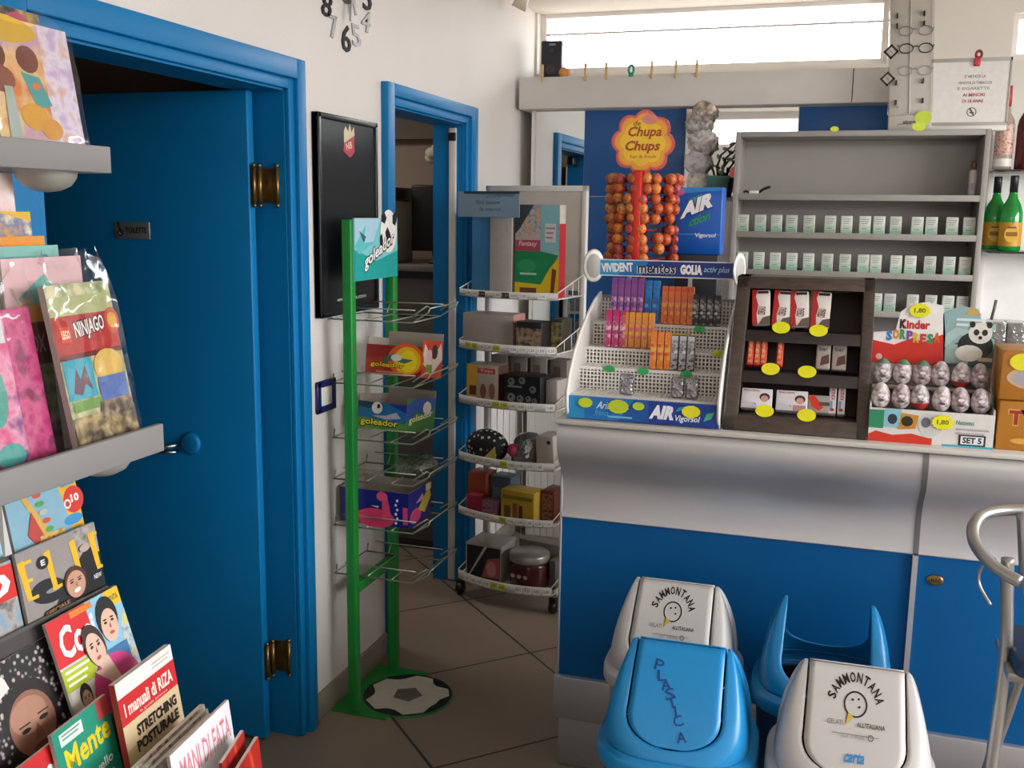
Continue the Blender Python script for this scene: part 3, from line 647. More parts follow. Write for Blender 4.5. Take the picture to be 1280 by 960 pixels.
# ------------------------------------------------------------------ white wire sweet display
XA, XB = -.715, -.285
WD = thing('wire_sweet_display', 'stepped white wire mesh sweet display with a blue header on the counter end', 'display stand', ((XA + XB) / 2, 2.76, CT))
cx = (XA + XB) / 2
def W_(m, nm, **k): return m.build(nm, WD, loc=(-cx, -2.76, -CT), **k)
STEP = [(2.775, 1.172), (2.862, 1.237), (2.938, 1.285), (3.03, 1.352), (3.128, 1.42)]
side = [(2.752, 1.108), (2.735, 1.14), (2.733, 1.185), (2.76, 1.235), (2.81, 1.29), (2.88, 1.342), (2.96, 1.385), (3.05, 1.42), (3.128, 1.438), (3.15, 1.42), (3.15, 1.108)]
for x in (XA, XB - .004):
    m = MB(); m.prism([(y, z) for y, z in side], .004, WMETAL, Matrix(((0, 0, 1, x), (1, 0, 0, 0), (0, 1, 0, 0), (0, 0, 0, 1))))
    m.tube([(x + .002, y, z) for y, z in side[:9]], .005, WHITE, 8); W_(m, 'side_panel')
m = MB(); dk = mat('painted_shade_sheet', '#8a8a8c', .7)  # grey sheet added behind the mesh so its holes read as shade
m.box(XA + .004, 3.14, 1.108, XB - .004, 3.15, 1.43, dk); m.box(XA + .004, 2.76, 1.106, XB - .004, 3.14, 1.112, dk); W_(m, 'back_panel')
m = MB(); r = .0024; sp = .0108
xs = [XA + .006 + k * sp for k in range(int((XB - XA - .012) / sp) + 1)]
path = [(2.764, 1.112), (2.764, 1.172)]
for k in range(4):
    path += [(STEP[k + 1][0], STEP[k][1]), (STEP[k + 1][0], STEP[k + 1][1])]
for x in xs:
    for (ya, za), (yb, zb) in zip(path, path[1:]): m.box(x - r, min(ya, yb) - r, min(za, zb) - r, x + r, max(ya, yb) + r, max(za, zb) + r, WHITE)
for (ya, za), (yb, zb) in zip(path, path[1:]):
    L = math.hypot(yb - ya, zb - za); k = max(1, round(L / sp))
    for q in range(k):
        y = ya + (yb - ya) * q / k; z = za + (zb - za) * q / k; s_ = r * (1.7 if q == 0 else .9)
        m.box(XA + .004, y - s_, z - s_, XB - .004, y + s_, z + s_, WHITE)
W_(m, 'wire_mesh')
m = MB(); m.box(XA, 2.742, 1.108, XB, 2.748, 1.172, mat('strip_blue', '#1157a8', .35))
f = front(m, XA, 2.742, 1.108, XB, 1.172)
f.rect(0, 0, .12, 1, '#2c95d2'); f.poly([(.12, 0), (.35, 0), (.45, 1), (.12, 1)], '#1a78c4'); f.rect(.55, 0, 1, 1, '#123a94')
f.text('Aria', .2, .5, .09, .34, '#dfeaf4', shear=.3, bold=.02); f.text('fresca', .19, .2, .09, .26, '#59b7dc', shear=.2); f.lines(.28, .44, .14, 1, .1, .08, '#7cc4e6')
f.text('AIR', .55, .22, .16, .62, '#f4f6fa', shear=.22, bold=.06); f.text('Vigorsol', .71, .12, .16, .34, '#e9eef8', shear=.2, bold=.02); f.poly([(.72, .6), (.78, .7), (.8, .9), (.74, .8)], '#2fa7b4'); f.poly([(.9, .25), (.95, .4), (.97, .7), (.92, .6)], '#3fb98a')
W_(m, 'front_strip', label='blue printed front strip')
for x, z, rx, c in ((-.66, 1.155, .021, '#d6e41e'), (-.565, 1.150, .030, '#c9dc2a'), (-.508, 1.155, .017, '#bfe03a'), (-.362, 1.15, .026, '#ece61c')):
    m = MB(); m.prism([(x + rx * math.cos(2 * math.pi * k / 24) * (1 if k % 2 else .94), z + .68 * rx * math.sin(2 * math.pi * k / 24) * (1 if k % 2 else .94)) for k in range(24)], .002, ink(c), Matrix(((1, 0, 0, 0), (0, 0, -1, 2.7395), (0, 1, 0, 0), (0, 0, 0, 1))))
    W_(m, 'price_tag')
for x, y, z, c in ((-.62, 2.861, 1.238, '#2faa56'), (-.52, 2.861, 1.236, '#35b85a'), (-.395, 2.861, 1.236, '#35b85a'), (-.385, 3.028, 1.348, '#3fb85e'), (-.318, 2.937, 1.29, '#b9c626')):
    m = MB(); m.prism([(x + .017 * math.cos(2 * math.pi * k / 16), z + .010 * math.sin(2 * math.pi * k / 16)) for k in range(16)], .002, ink(c), Matrix(((1, 0, 0, 0), (0, 0, -1, y - .004), (0, 1, 0, 0), (0, 0, 0, 1)))); W_(m, 'price_tag')
for x in (-.625, -.435): W_(MB().box(x - .006, 3.136, 1.2, x + .006, 3.142, 1.5, WMETAL), 'header_post')
hx0, hx1, hz = -.748, -.300, 1.492
m = MB(); m.box(hx0, 3.118, hz, hx1, 3.126, hz + .052, mat('strip_navy', '#13307f', .35)); f = front(m, hx0, 3.118, hz, hx1, hz + .052)
f.rect(0, 0, .3, 1, '#2a9fd0'); f.poly([(.2, 0), (.36, 0), (.42, 1), (.26, 1)], '#2274b8'); f.rect(0, 0, 1, .06, '#e8eef4'); f.rect(0, .94, 1, 1, '#dfe6ee')
f.text('VIVIDENT', .085, .2, .225, .55, '#f4f6f8', shear=-.1, bold=.05, rise=.08); f.text('mentos', .335, .2, .27, .6, '#e9ecf4', bold=.08); f.text('mentos', .34, .22, .26, .55, '#0f1330', bold=.02)
f.text('GOLIA', .635, .2, .15, .6, '#f2f4f6', bold=.07); f.text('activ plus', .79, .28, .17, .45, '#9fd0ee', shear=.25, bold=.01)
W_(m, 'header', label='blue header strip with white sweet names')
for x in (hx0 + .012, hx1 + .012):
    m = MB(); m.lathe([(0, 0), (.03, 0), (.034, .003), (.03, .006), (0, .006)], WHITE, 28, Matrix.Translation((x, 3.115, hz + .03)) @ Matrix.Rotation(R(62 if x > -.5 else 25), 4, 'Z') @ Matrix.Rotation(R(90), 4, 'X') @ Matrix.Diagonal((1, 1.55, 1, 1)), cap=False); m.lathe([(0, .0065), (.024, .0065), (.0245, .006)], LGREY, 28, Matrix.Translation((x, 3.115, hz + .03)) @ Matrix.Rotation(R(62 if x > -.5 else 25), 4, 'Z') @ Matrix.Rotation(R(90), 4, 'X') @ Matrix.Diagonal((1, 1.55, 1, 1)), cap=False); W_(m, 'header_end')
# candy sticks, each its own pack
def stick(name, cap_, body, spots, w=.0185, h=.105, d=.014):
    m = MB(); m.box(-w / 2, -d / 2, 0, w / 2, d / 2, h, ink(body), .003)
    f = front(m, -w / 2, -d / 2, 0, w / 2, h); f.rect(.05, .02, .95, .98, photo(body, cap_, spots[0], 90)); f.rect(.05, .86, .95, .98, cap_)
    for k, c in enumerate(spots): f.ell(.5 + .18 * (-1) ** k, .3 + .11 * k, .28, .05, c, 8)
    return m.build(name)
def sticks(proto, n, x0, dx, y, z, lab, group, lean=-6):
    for k in range(n):
        o = proto if k == 0 else proto.copy()
        if k: C.objects.link(o)
        o.location = (x0 + k * dx, y, z); o.rotation_euler = (R(lean), 0, 0); tag(o, lab.format(ORD[k]), 'sweet pack', group)
zt = [s[1] + .003 for s in STEP]
sticks(stick('sweet_stick', '#7a3f8f', '#9c4f96', ['#c98ac0', '#5f3a86', '#d6a8cf', '#6a4a9a'], h=.135), 5, -.655, .0205, 3.06, zt[3], 'purple sweet stick on the top step of the wire display, {} from the left', 'purple sweet sticks')
sticks(stick('sweet_stick', '#1f6fb8', '#2a86cc', ['#1b5fa6', '#4fa6dc', '#1b5fa6'], w=.021, h=.13), 2, -.549, .024, 3.06, zt[3], 'blue sweet stick on the top step of the wire display, {} of the two', 'blue sweet sticks')
sticks(stick('sweet_stick', '#d8552c', '#e08248', ['#e8b05a', '#d46a6a', '#e59a4a', '#d8606a'], h=.115), 5, -.497, .0195, 3.055, zt[3], 'orange fruit stick on the top step of the wire display, {} from the left', 'orange sticks on the top step')
sticks(stick('liquorice_stick', '#1a1a1e', '#141418', ['#9a9a9c', '#c9c9ca', '#7f7f82', '#b5b5b8'], w=.0195, h=.093), 4, -.402, .0215, 3.05, zt[3], 'black liquorice stick on the top step of the wire display, {} from the left', 'black liquorice sticks')
sticks(stick('sweet_stick', '#c02a6a', '#c63a78', ['#e8b0cc', '#9a3a86', '#eac4d8', '#a84a8a'], h=.112), 3, -.648, .022, 2.96, zt[2], 'magenta sweet stick on the middle step of the wire display, {} from the left', 'magenta sweet sticks')
sticks(stick('sweet_stick', '#e09a2a', '#dd8a48', ['#d8607a', '#e8b84a', '#d86a70', '#e8a03a'], h=.108), 5, -.597, .0195, 2.96, zt[2], 'yellow orange fruit stick on the middle wire display step, {} from the left', 'fruit sticks on the middle step')
sticks(stick('sweet_stick', '#e8862a', '#e2743c', ['#f0b048', '#d84a3a', '#eeb45a', '#d8503c'], h=.11), 3, -.497, .0205, 2.885, zt[1], 'bright orange stick on the lower step of the wire display, {} from the left', 'orange sticks on the lower step')
sticks(stick('liquorice_stick', '#b9b9b8', '#1c1c20', ['#5a5a5e', '#a8a8aa', '#d0d0d0', '#7a7a7c'], w=.0215, h=.102), 3, -.436, .0235, 2.885, zt[1], 'black and silver stick on the lower wire display step, {} from the left', 'silver liquorice sticks')
sticks(stick('sweet_box_small', '#c9a838', '#d8c06a', ['#b59a2a', '#e6d48a'], w=.03, h=.05), 2, -.45, .034, 2.965, zt[2], 'yellow small box on the middle step behind the silver sticks, {} of the two', 'yellow small boxes')
for x, w_, lab in ((-.555, .04, 'crumpled clear sachet on the lowest step of the wire display, left one'), (-.41, .036, 'clear pale sachet on the lowest step of the wire display, middle one'), (-.37, .036, 'clear pale sachet on the lowest step of the wire display, right one')):
    m = MB(); m.box(-w_ / 2, -.012, 0, w_ / 2, .012, .06, film('milky_film', .35, .25, .8, 60, '#d8d6e0'), .006); m.box(-w_ * .36, -.006, .004, w_ * .36, .006, .04, ink('#c9c2cc'), .004)
    o = m.build('sweet_sachet'); o.location = (x, 2.80, zt[0]); tag(o, lab, 'sweet pack', 'clear sachets')

# ------------------------------------------------------------------ lollipop tree and gum display behind it
LT = thing('lollipop_tree', 'red lollipop tree topped by a flower shaped yellow sign on the counter', 'display stand', (-.618, 3.31, CT))
m = MB(); m.lathe([(0, 0), (.11, 0), (.11, .012), (.03, .02), (0, .02)], ink('#c0201c'), 28, cap=False); m.build('base', LT)
m = MB(); m.tube([(0, 0, .01), (0, 0, .72)], .012, ink('#c0201c'), 10); m.build('pole', LT)
m = MB(); m.box(-.017, -.122, .38, .017, -.114, .715, mat('red_gloss', '#c4201a', .25)); m.box(-.011, -.125, .38, .011, -.121, .71, ink('#d8301f'), .002); m.box(-.017, -.12, .70, .017, .0, .715, ink('#c4201a')); m.box(-.017, -.12, .38, .017, .0, .39, ink('#c4201a')); m.build('front_rib', LT)
petal = [((.086 + .016 * abs(math.cos(4 * a + .3)) ** .8) * math.cos(a), (.086 + .016 * abs(math.cos(4 * a + .3)) ** .8) * math.sin(a)) for a in (2 * math.pi * k / 96 for k in range(96))]
m = MB(); T = Matrix.Translation((0, -.055, .803)) @ Matrix.Rotation(R(90), 4, 'X')
m.prism(petal, .006, ink('#d2574a'), T); f = front(m, -.1, -.0612, .703, .1, .903)
def flo(s, c): f.poly([(.5 + x / .2 * s, .5 + y / .2 * s) for x, y in petal], c)
flo(.96, '#d8685c'); flo(.9, '#eb9a4e'); flo(.84, '#f0a93a'); flo(.72, '#f5c93a'); f.ell(.6, .86, .13, .08, '#dd8a7a', 16)
f.text('de', .33, .76, .12, .08, '#8a5a1a', shear=.3, bold=.02); f.text('Chupa', .23, .55, .55, .2, '#a8481a', shear=.25, bold=.03); f.text('Chups', .19, .33, .56, .2, '#a8481a', shear=.25, bold=.03); f.text('fun & fresh', .3, .26, .42, .05, '#b86a2a', bold=.01)
m.build('sign', LT, label='flower shaped yellow and red sign'); MB().box(-.016, -.06, .66, .016, -.05, .75, ink('#c4201a'), .003).build('sign_stem', LT)
for k in range(9):
    m = MB(); z = .432 + k * .0315; m.lathe([(.012, 0), (.075, 0), (.075, .004), (.012, .004)], ink('#b8281f'), 24, Matrix.Translation((0, 0, z)), cap=False); m.build('tier', LT)
cols = [('#9c2c1c', '#c87034'), ('#8a241c', '#c05f2a'), ('#b0431f', '#d8923e'), ('#7a2440', '#b85a50'), ('#a8361a', '#dc9840')]
protos = []
for a, b_ in cols:
    m = MB(); m.tube([(0, 0, 0), (0, -.04, 0)], .0022, WHITE, 6); m.ball((0, -.052, 0), .0185, photo(a, b_, '#c03a24', 70), 12)
    m.lathe([(.004, 0), (.012, .008), (.004, .003)], ink(a), 8, Matrix.Translation((0, -.036, 0)) @ Matrix.Rotation(R(-90), 4, 'X'), cap=False)
    protos.append(m)
rr = random.Random(11); built = {}
miss = {(5, 1), (6, 2), (7, 1), (7, 7), (8, 6), (5, 6), (4, 0), (6, 1), (8, 7), (2, 9)}
TN = ['top', 'second', 'third', 'fourth', 'fifth', 'sixth', 'seventh', 'eighth', 'lowest']
for k in range(9):
    n = 10; idx = 0
    for j in range(n):
        a = R(-100 + 200 * j / (n - 1))
        if abs(a) < R(4) or (k, j) in miss: continue
        c = rr.randrange(5); z = CT + .432 + (8 - k) * .0315 + .006
        if c not in built: o = protos[c].build('lollipop'); built[c] = o
        else: o = built[c].copy(); C.objects.link(o)
        rad = .058; a += rr.uniform(-.09, .09); z += rr.uniform(-.003, .003)
        o.location = (-.618 + rad * math.sin(a), 3.31 - rad * math.cos(a), z); o.rotation_euler = (0, rr.uniform(-.2, .2), a)
        tag(o, f'wrapped lollipop on the {TN[k]} tier of the red tree, {ORD[idx]} from the left', 'lollipop', 'lollipops on the tree'); idx += 1
GD = thing('gum_display', 'upright blue gum display box with slanting white lettering beside the lollipop tree', 'display box', (-.437, 3.27, CT), R(-3))
m = MB(); m.box(-.075, 0, .455, .075, .07, .665, mat('gum_blue', '#0f58b8', .3), .003); f = front(m, -.075, -.0005, .455, .075, .665)
f.poly([(0, .9), (1, .96), (1, 1), (0, 1)], '#2a86d8'); f.ell(.1, .93, .1, .05, '#c85a9a', 12); f.poly([(.3, .82), (.55, .9), (.65, .86), (.4, .74)], '#2fae9a')
f.text('AIR', .10, .5, .72, .27, '#1a3a86', shear=.15, rise=.2, bold=.12); f.text('AIR', .12, .52, .68, .24, '#f4f6f8', shear=.15, rise=.2, bold=.06); f.text('ction', .3, .4, .44, .14, '#2fa05a', shear=.2, rise=.12, bold=.03); f.rect(0, .295, 1, .305, '#4f9ae0'); f.text('Vigorsol', .44, .24, .44, .08, '#f0f2f6', shear=.15, bold=.02)
m.build('box', GD); MB().box(-.07, .005, .3, .07, .09, .455, DGREY, .004).build('dispenser', GD); MB().box(-.06, .01, 0, .06, .09, .3, GREY, .004).build('stand', GD)

# ------------------------------------------------------------------ dark wooden snack display
lean = math.atan2(.2145, .4); KH = .462
WDX = thing('snack_display', 'dark wooden counter display with three shelves of snacks', 'display stand', (-.088, 2.748, CT)); 
KM = Matrix(((1, 0, 0, 0), (0, 1, math.sin(lean), 0), (0, 0, math.cos(lean), .001), (0, 0, 0, 1)))
m = MB(); KM_ = KM; hw = .187
def kb(m, x0, y0, z0, x1, y1, z1, mm, bev=.002): return m.box(x0, y0, z0, x1, y1, z1, mm, bev, KM)
m = MB(); kb(m, -hw, 0, 0, -hw + .036, .1, KH, WOOD); kb(m, hw - .03, 0, 0, hw, .1, KH, WOOD); kb(m, -hw, 0, KH - .038, hw, .1, KH, WOOD); kb(m, -hw, 0, 0, hw, .1, .046, WOOD); m.build('frame', WDX)
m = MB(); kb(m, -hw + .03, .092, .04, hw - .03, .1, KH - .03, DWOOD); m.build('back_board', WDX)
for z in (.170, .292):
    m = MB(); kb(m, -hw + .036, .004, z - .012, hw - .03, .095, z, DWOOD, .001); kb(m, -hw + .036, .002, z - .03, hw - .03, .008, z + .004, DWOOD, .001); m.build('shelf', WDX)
m = MB(); bz = math.cos(lean) * KH * .9; by = math.sin(lean) * KH * .9 + .09
m.add([(-.12, by, bz), (.12, by, bz), (.12, by + .05, .0), (-.12, by + .05, .0), (-.12, by + .012, bz), (.12, by + .012, bz), (.12, by + .062, 0), (-.12, by + .062, 0)], [(0, 1, 2, 3), (4, 7, 6, 5), (0, 4, 5, 1), (2, 6, 7, 3), (0, 3, 7, 4), (1, 5, 6, 2)], WOOD); m.build('prop', WDX)
for x, z in ((-.055, .308), (.045, .304), (-.074, .184), (.023, .182), (-.08, .062), (.03, .058)):
    m = MB(); rx = .0245; m.prism([(x + rx * math.cos(2 * math.pi * k / 28), z + .72 * rx * math.sin(2 * math.pi * k / 28)) for k in range(28)], .002, ink('#e6e21a'), KM @ Matrix(((1, 0, 0, 0), (0, 0, -1, -.003), (0, 1, 0, 0), (0, 0, 0, 1)))); m.build('price_tag', WDX, label='yellow oval price tag')
KW = Matrix.Translation((-.088, 2.748, CT)) @ KM
def insnack(name, label, x, y, z, m, rot=0, group=None):
    o = m.build(name); o.matrix_basis = Matrix.Translation(KW @ V((x, y, z)) + V((0, 0, .013))) @ Matrix.Rotation(-lean, 4, 'X') @ Matrix.Rotation(R(rot), 4, 'Y'); return tag(o, label, 'snack', group)
for k in range(4):
    m = MB(); w, h = .0495, .108; m.box(-w / 2, 0, 0, w / 2, .018, h, ink('#e4ddd6'), .005); f = front(m, -w / 2, -.0003, 0, w / 2, h)
    f.poly([(0, 0), (.3, 0), (.24, .3), (.34, .55), (.2, .8), (.3, 1), (0, 1)], '#b3262c'); f.text('Cereali', .42, .22, .66, .3, '#3a2a2a', rot=90, bold=.02) if False else None
    f.text('CEREALI', .72, .26, .52, .19, '#5a2430', rot=86, bold=.02); f.poly([(.35, 0), (1, 0), (1, .25), (.6, .2)], '#6a5a4c'); f.rect(.3, .88, .9, .95, '#3a2628')
    insnack('cereal_bar', f'white and red cereal bar on the top wooden shelf, {ORD[k]} from the left', -.112 + k * .053, .03, .297, m, -4 + 5 * (k % 2), 'cereal bars')
m2 = MB(); m2.box(-.02, 0, 0, .02, .014, .118, ink('#d8b89a'), .004)
for k, x in enumerate((-.04, .015)):
    o = m2.build('cereal_bar'); o.matrix_basis = Matrix.Translation(KW @ V((x, .055, .296)) + V((0, 0, .008))) @ Matrix.Rotation(-lean, 4, 'X') @ Matrix.Rotation(R(10), 4, 'Y'); tag(o, f'beige wrapper poking up behind the cereal bars, {["left", "right"][k]} one', 'snack', 'beige wrappers')
for k, x in enumerate((-.134, -.115, -.098, -.054)):
    m = MB(); w, h = .019, .096; m.box(-w / 2, 0, 0, w / 2, .014, h, ink('#c42a1f'), .004); f = front(m, -w / 2, -.0003, 0, w / 2, h); f.rect(.25, .08, .75, .75, photo('#c42a1f', '#d9824a', '#d8c8b0', 80)); f.rect(0, .88, 1, 1, '#8a1c18')
    insnack('chocolate_stick', f'narrow red chocolate stick on the middle wooden shelf, {ORD[k]} from the left', x, .03, .174, m, 0, 'red chocolate sticks')
for k, x in enumerate((.062, .104)):
    m = MB(); w, h = .038, .088; m.box(-w / 2, 0, 0, w / 2, .014, h, ink('#a89f98'), .004); f = front(m, -w / 2, -.0003, 0, w / 2, h); f.rect(.05, .9, .95, .97, '#d6d2cc'); f.poly([(.3, .1), (.95, .2), (.9, .5), (.4, .4)], '#5a4038'); f.text('bar', .2, .6, .6, .14, '#5f5a58', bold=.02)
    insnack('wafer_bar', f'grey wafer bar at the right of the middle wooden shelf, {["left", "right"][k]} of two', x, .03, .174, m, 0, 'grey wafer bars')
for k, x in enumerate((-.106, -.012)):
    m = MB(); w, h = .083, .058; m.box(-w / 2, 0, 0, w / 2, .03, h, ink('#dfdce0'), .002); f = front(m, -w / 2, -.0003, 0, w / 2, h); f.text('Biancolatte', .08, .84, .5, .1, '#a8404a', bold=.01); f.ell(.76, .58, .17, .2, '#3a2a30', 14); f.ell(.76, .5, .12, .16, '#c99a88', 12); f.ell(.4, .18, .1, .1, '#4a4450', 10); f.poly([(.0, 0), (.6, 0), (.4, .3), (.1, .35)], '#c9c4d2')
    if k: f.rect(.55, 0, .95, .28, '#c08a8a')
    insnack('chocolate_box', f'white milk chocolate box on the bottom wooden shelf, {["left", "right"][k]} of two', x, .03, .048, m, 0, 'white chocolate boxes')
m = MB(); m.box(-.03, 0, 0, .03, .03, .05, ink('#a8a09c'), .004); f = front(m, -.03, -.0003, 0, .03, .05); f.poly([(0, .9), (.25, 1), (.7, .3), (.5, .1), (.2, .3)], '#d03a22'); f.rect(.5, .4, .95, .6, '#5a4a48')
insnack('snack_pack', 'small red and grey snack pack on the bottom wooden shelf', .072 - .012, .03, .048, m)
for k, x in enumerate((.108, .131)):
    m = MB(); w, h = .019, .088; m.box(-w / 2, 0, 0, w / 2, .03, h, ink('#d6d4da'), .002); f = front(m, -w / 2, -.0003, 0, w / 2, h); f.text('KINDER', .8, .45, .45 * h / w, .5 * w / h, '#b0303a', rot=90, bold=.02); f.rect(.15, .08, .5, .4, '#7f9ac0'); f.ell(.5, .12, .3, .05, '#a83a3a', 10)
    insnack('chocolate_box', f'slim white box standing at the right of the bottom wooden shelf, {["left", "right"][k]} of two', x - .014, .03, .048, m, 0, 'slim white boxes')

# ------------------------------------------------------------------ surprise egg display
KD = thing('egg_display', 'white and red card display of surprise eggs on the counter', 'display box', (.25, 2.755, CT))
m = MB(); cw = .150
m.box(-cw, 0, 0, cw, .006, .088, ink('#dcdad6')); m.box(-cw, .006, 0, cw, .2, .006, CARD); m.box(-cw, .006, 0, -cw + .004, .17, .10, ink('#dcd8d4')); m.box(cw - .004, .006, 0, cw, .17, .10, ink('#c9c4c0'))
f = front(m, -cw, 0, 0, cw, .088); f.rect(0, 0, .52, .2, '#d0321f'); f.poly([(0, .2), (.06, .32), (.2, .22), (.35, .3), (.52, .18), (.4, .1)], '#d0321f'); f.rect(0, .4, .12, .95, '#2a8a62'); f.rect(.12, .45, .26, 1, '#8ac4d2'); f.ell(.19, .7, .04, .16, '#20303c', 10); f.poly([(.24, .4), (.38, .45), (.4, .85), (.26, .9)], '#c98a2c'); f.ell(.31, .66, .05, .16, '#2a2018', 10); f.ell(.5, .6, .1, .36, '#cfcfd0', 16); f.ell(.46, .66, .04, .16, '#6a6a70', 10)
f.text('Natoons', .7, .66, .14, .14, '#4a8a8a', bold=.02); f.lines(.7, .96, .5, 2, .12, .06, '#b0a8b0'); f.rect(.73, .06, .94, .38, '#14161a'); f.rect(.745, .1, .925, .34, '#dfe6ec'); f.text('SET 5', .76, .13, .15, .18, '#14161a', bold=.04); f.rect(.6, 0, 1, .06, '#4aa6c4')
m.build('tray', KD, label='white and red printed card tray')
m = MB(); pts = [(-cw, .19), (-cw, .272), (-.095, .278), (-.085, .33), (-.06, .352), (-.02, .358), (.02, .35), (.03, .27), (.03, .19)]
T = Matrix.Translation((0, .135, 0)) @ Matrix.Rotation(R(90), 4, 'X'); m.prism(pts, .004, ink('#eceae8'), T); m.box(-cw, .133, .0, .03, .137, .19, ink('#d8d4d0'))
f = front(m, -cw, .1308, .19, .03, .36); f.poly([(0, 0), (1, 0), (.97, .5), (.7, .36), (.55, .42), (.3, .3), (0, .36)], '#d02a1c'); f.circ(.1, .1, .05, '#e8b8b0', 10)
f.text('Kinder', .36, .56, .42, .14, '#c4281e', bold=.04); f.text('K', .36, .56, .085, .15, '#1a1a1c', bold=.05)
for i, (ch, c) in enumerate(zip('SORPRESA', ['#2f7fc4', '#e08a1f', '#3a9a4a', '#7a4aa0', '#e0b01f', '#c4302a', '#2f8f5a', '#d0681f'])): f.text(ch, .18 + i * .095, .36 + .03 * math.sin(i * .9), .085, .16, c, bold=.06)
m.build('back_card', KD, label='white back card with coloured letters and a red wave')
m = MB(); pts = [(.03, .19), (.02, .33), (.06, .352), (.105, .345), (.125, .28), (cw, .265), (cw, .19)]
m.prism(pts, .004, ink('#8fb2b6'), T); m.box(.03, .133, 0, cw, .137, .19, ink('#7f9a9c')); f = front(m, .03, .1308, .19, cw, .36)
f.poly([(0, .0), (1, 0), (1, .3), (.5, .45), (0, .3)], '#3d5f54'); f.rect(.02, .05, .5, .35, '#9fb8b4'); f.poly([(.36, .82), (.5, .95), (.7, .82)], '#c9a25a'); f.lines(.2, .8, .72, 2, .08, .04, '#d8e6e6')
f.poly([(0, .3), (.3, .5), (.7, .42), (1, .6), (1, .7), (.6, .55), (.2, .62), (0, .5)], '#a8c4c2'); f.ell(.62, .34, .36, .22, '#1a1c1e', 18); f.ell(.7, .54, .24, .165, '#dedcd4', 18); f.ell(.53, .67, .06, .05, '#1a1c1e', 10); f.ell(.87, .67, .06, .05, '#1a1c1e', 10); f.ell(.62, .55, .06, .05, '#1a1c1e', 10); f.ell(.79, .55, .06, .05, '#1a1c1e', 10); f.ell(.705, .47, .04, .03, '#1a1c1e', 8); f.ell(.5, .22, .28, .13, '#e2e0d8', 14); f.rect(.7, .1, .98, .16, '#c9b8a0')
m.build('back_card', KD, label='teal back card with a panda picture')
for k in range(2):
    m = MB(); m.box(-cw + .004, .02 + k * .05, .074 + .057 * k, cw - .004, .069 + k * .05, .08 + .057 * k, CARD); m.build('egg_shelf', KD)
for x, y, z, tx in ((-.038, .131, .335, '1,80'), (.028, -.001, .062, '1,80')):
    m = MB(); m.prism([(x + .028 * (1 if k % 2 else .86) * math.cos(2 * math.pi * k / 28), z + .02 * (1 if k % 2 else .86) * math.sin(2 * math.pi * k / 28)) for k in range(28)], .002, ink('#ece81c'), Matrix(((1, 0, 0, 0), (0, 0, -1, y - .003), (0, 1, 0, 0), (0, 0, 0, 1))))
    f = front(m, x - .028, y - .0052, z - .02, x + .028, z + .02); f.text(tx, .25, .32, .5, .36, '#6a6a1c', bold=.02); m.build('price_tag', KD, label='yellow star price tag')
EG = [('#c9b8bc', '#4a8a6a', '#a83a3a'), ('#c9bcc0', '#b09aa4', '#5a4a50')]
eb = {}
rr = random.Random(5)
for row in range(2):
    for k in range(6):
        kind = (k + row) % 3; key = (kind, (row, k) in ((0, 4), (1, 2)), row == 0 and k < 3)
        m = MB(); pr = [(.0236 * math.sin(math.pi * q / 14) * (1 + .13 * math.cos(math.pi * q / 14)), .034 - .034 * math.cos(math.pi * q / 14)) for q in range(15)]
        pic = photo(*[('#8a7a80', '#c9bec2', '#efe9ea'), ('#a08a94', '#d2c6ca', '#f2eeee'), ('#7f6a70', '#b8a6ac', '#e0d6d8')][kind], scale=90)
        foot_ = ink('#b8302c') if key[1] else pic; top_ = ink('#5f8a72') if key[2] else pic
        m.lathe(pr[:6], foot_, 20, cap=False); m.lathe(pr[5:11], pic, 20, cap=False); m.lathe(pr[10:], top_, 20, cap=False)
        for q in range(2): f = Fr(m, (-.008, -.0245 - .0006, .018 + .014 * q), (1, 0, 0), (0, 0, 1), .016, .01); f.ell(.5, .5, .5, .4, ['#5a4a4e', '#f0ecea'][q], 8)
        o = m.build('chocolate_egg'); o.location = (.25 - .122 + k * .0485, 2.755 + (.10 if row == 0 else .045), CT + (.1385 if row == 0 else .0815)); o.rotation_euler = (R(rr.uniform(-6, 2)), R(rr.uniform(-5, 5)), 0)
        ex_ = 'red footed ' if key[1] else ('green capped ' if key[2] else 'pale pink ')
        tag(o, f'{ex_}foil egg in the {["back", "front"][row]} row of the egg display, {ORD[k]} from the left', 'chocolate egg', 'surprise eggs')

# ------------------------------------------------------------------ caramel bar boxes
tan = '#b8781f'
for k, (z0, lab) in enumerate(((0, 'golden brown snack bar box with dark red lettering, lower of the two'), (.128, 'golden brown snack bar box with a yellow price tag, upper of the two'))):
    m = MB(); m.box(0, 0, 0, .24, .16, .126, mat('gold_card', '#bd7c24', .4, var=.05), .003); f = front(m, 0, -.0004, 0, .24, .126)
    if k == 0: f.text('TWIX', .09, .5, .6, .34, '#e0b060', bold=.08); f.text('TWIX', .1, .52, .56, .3, '#a02a1a', bold=.05); f.ell(.25, .2, .12, .06, '#d8a040', 14)
    else:
        f.ell(.36, .46, .3, .24, '#c9a890', 20); f.ell(.36, .45, .25, .18, '#a9a6a8', 20); f.ell(.3, .62, .1, .07, '#b84a2c', 12); f.text('TWIX', .3, .12, .5, .16, '#a02a1a', bold=.04, rise=.1); f.poly([(0, .9), (.05, 1), (0, 1)], '#8a5a18')
    o = m.build('snack_box'); o.location = (.408 + k * -.004, 2.765 + .004 * k, CT + z0); tag(o, lab, 'box', 'golden snack boxes')
    if k: MB().prism([(.05 + .032 * math.cos(2 * math.pi * q / 24), .098 + .022 * math.sin(2 * math.pi * q / 24)) for q in range(24)], .002, ink('#e6de1c'), Matrix(((1, 0, 0, 0), (0, 0, -1, -.0015), (0, 1, 0, 0), (0, 0, 0, 1)))).build('price_tag', o, label='yellow oval price tag')
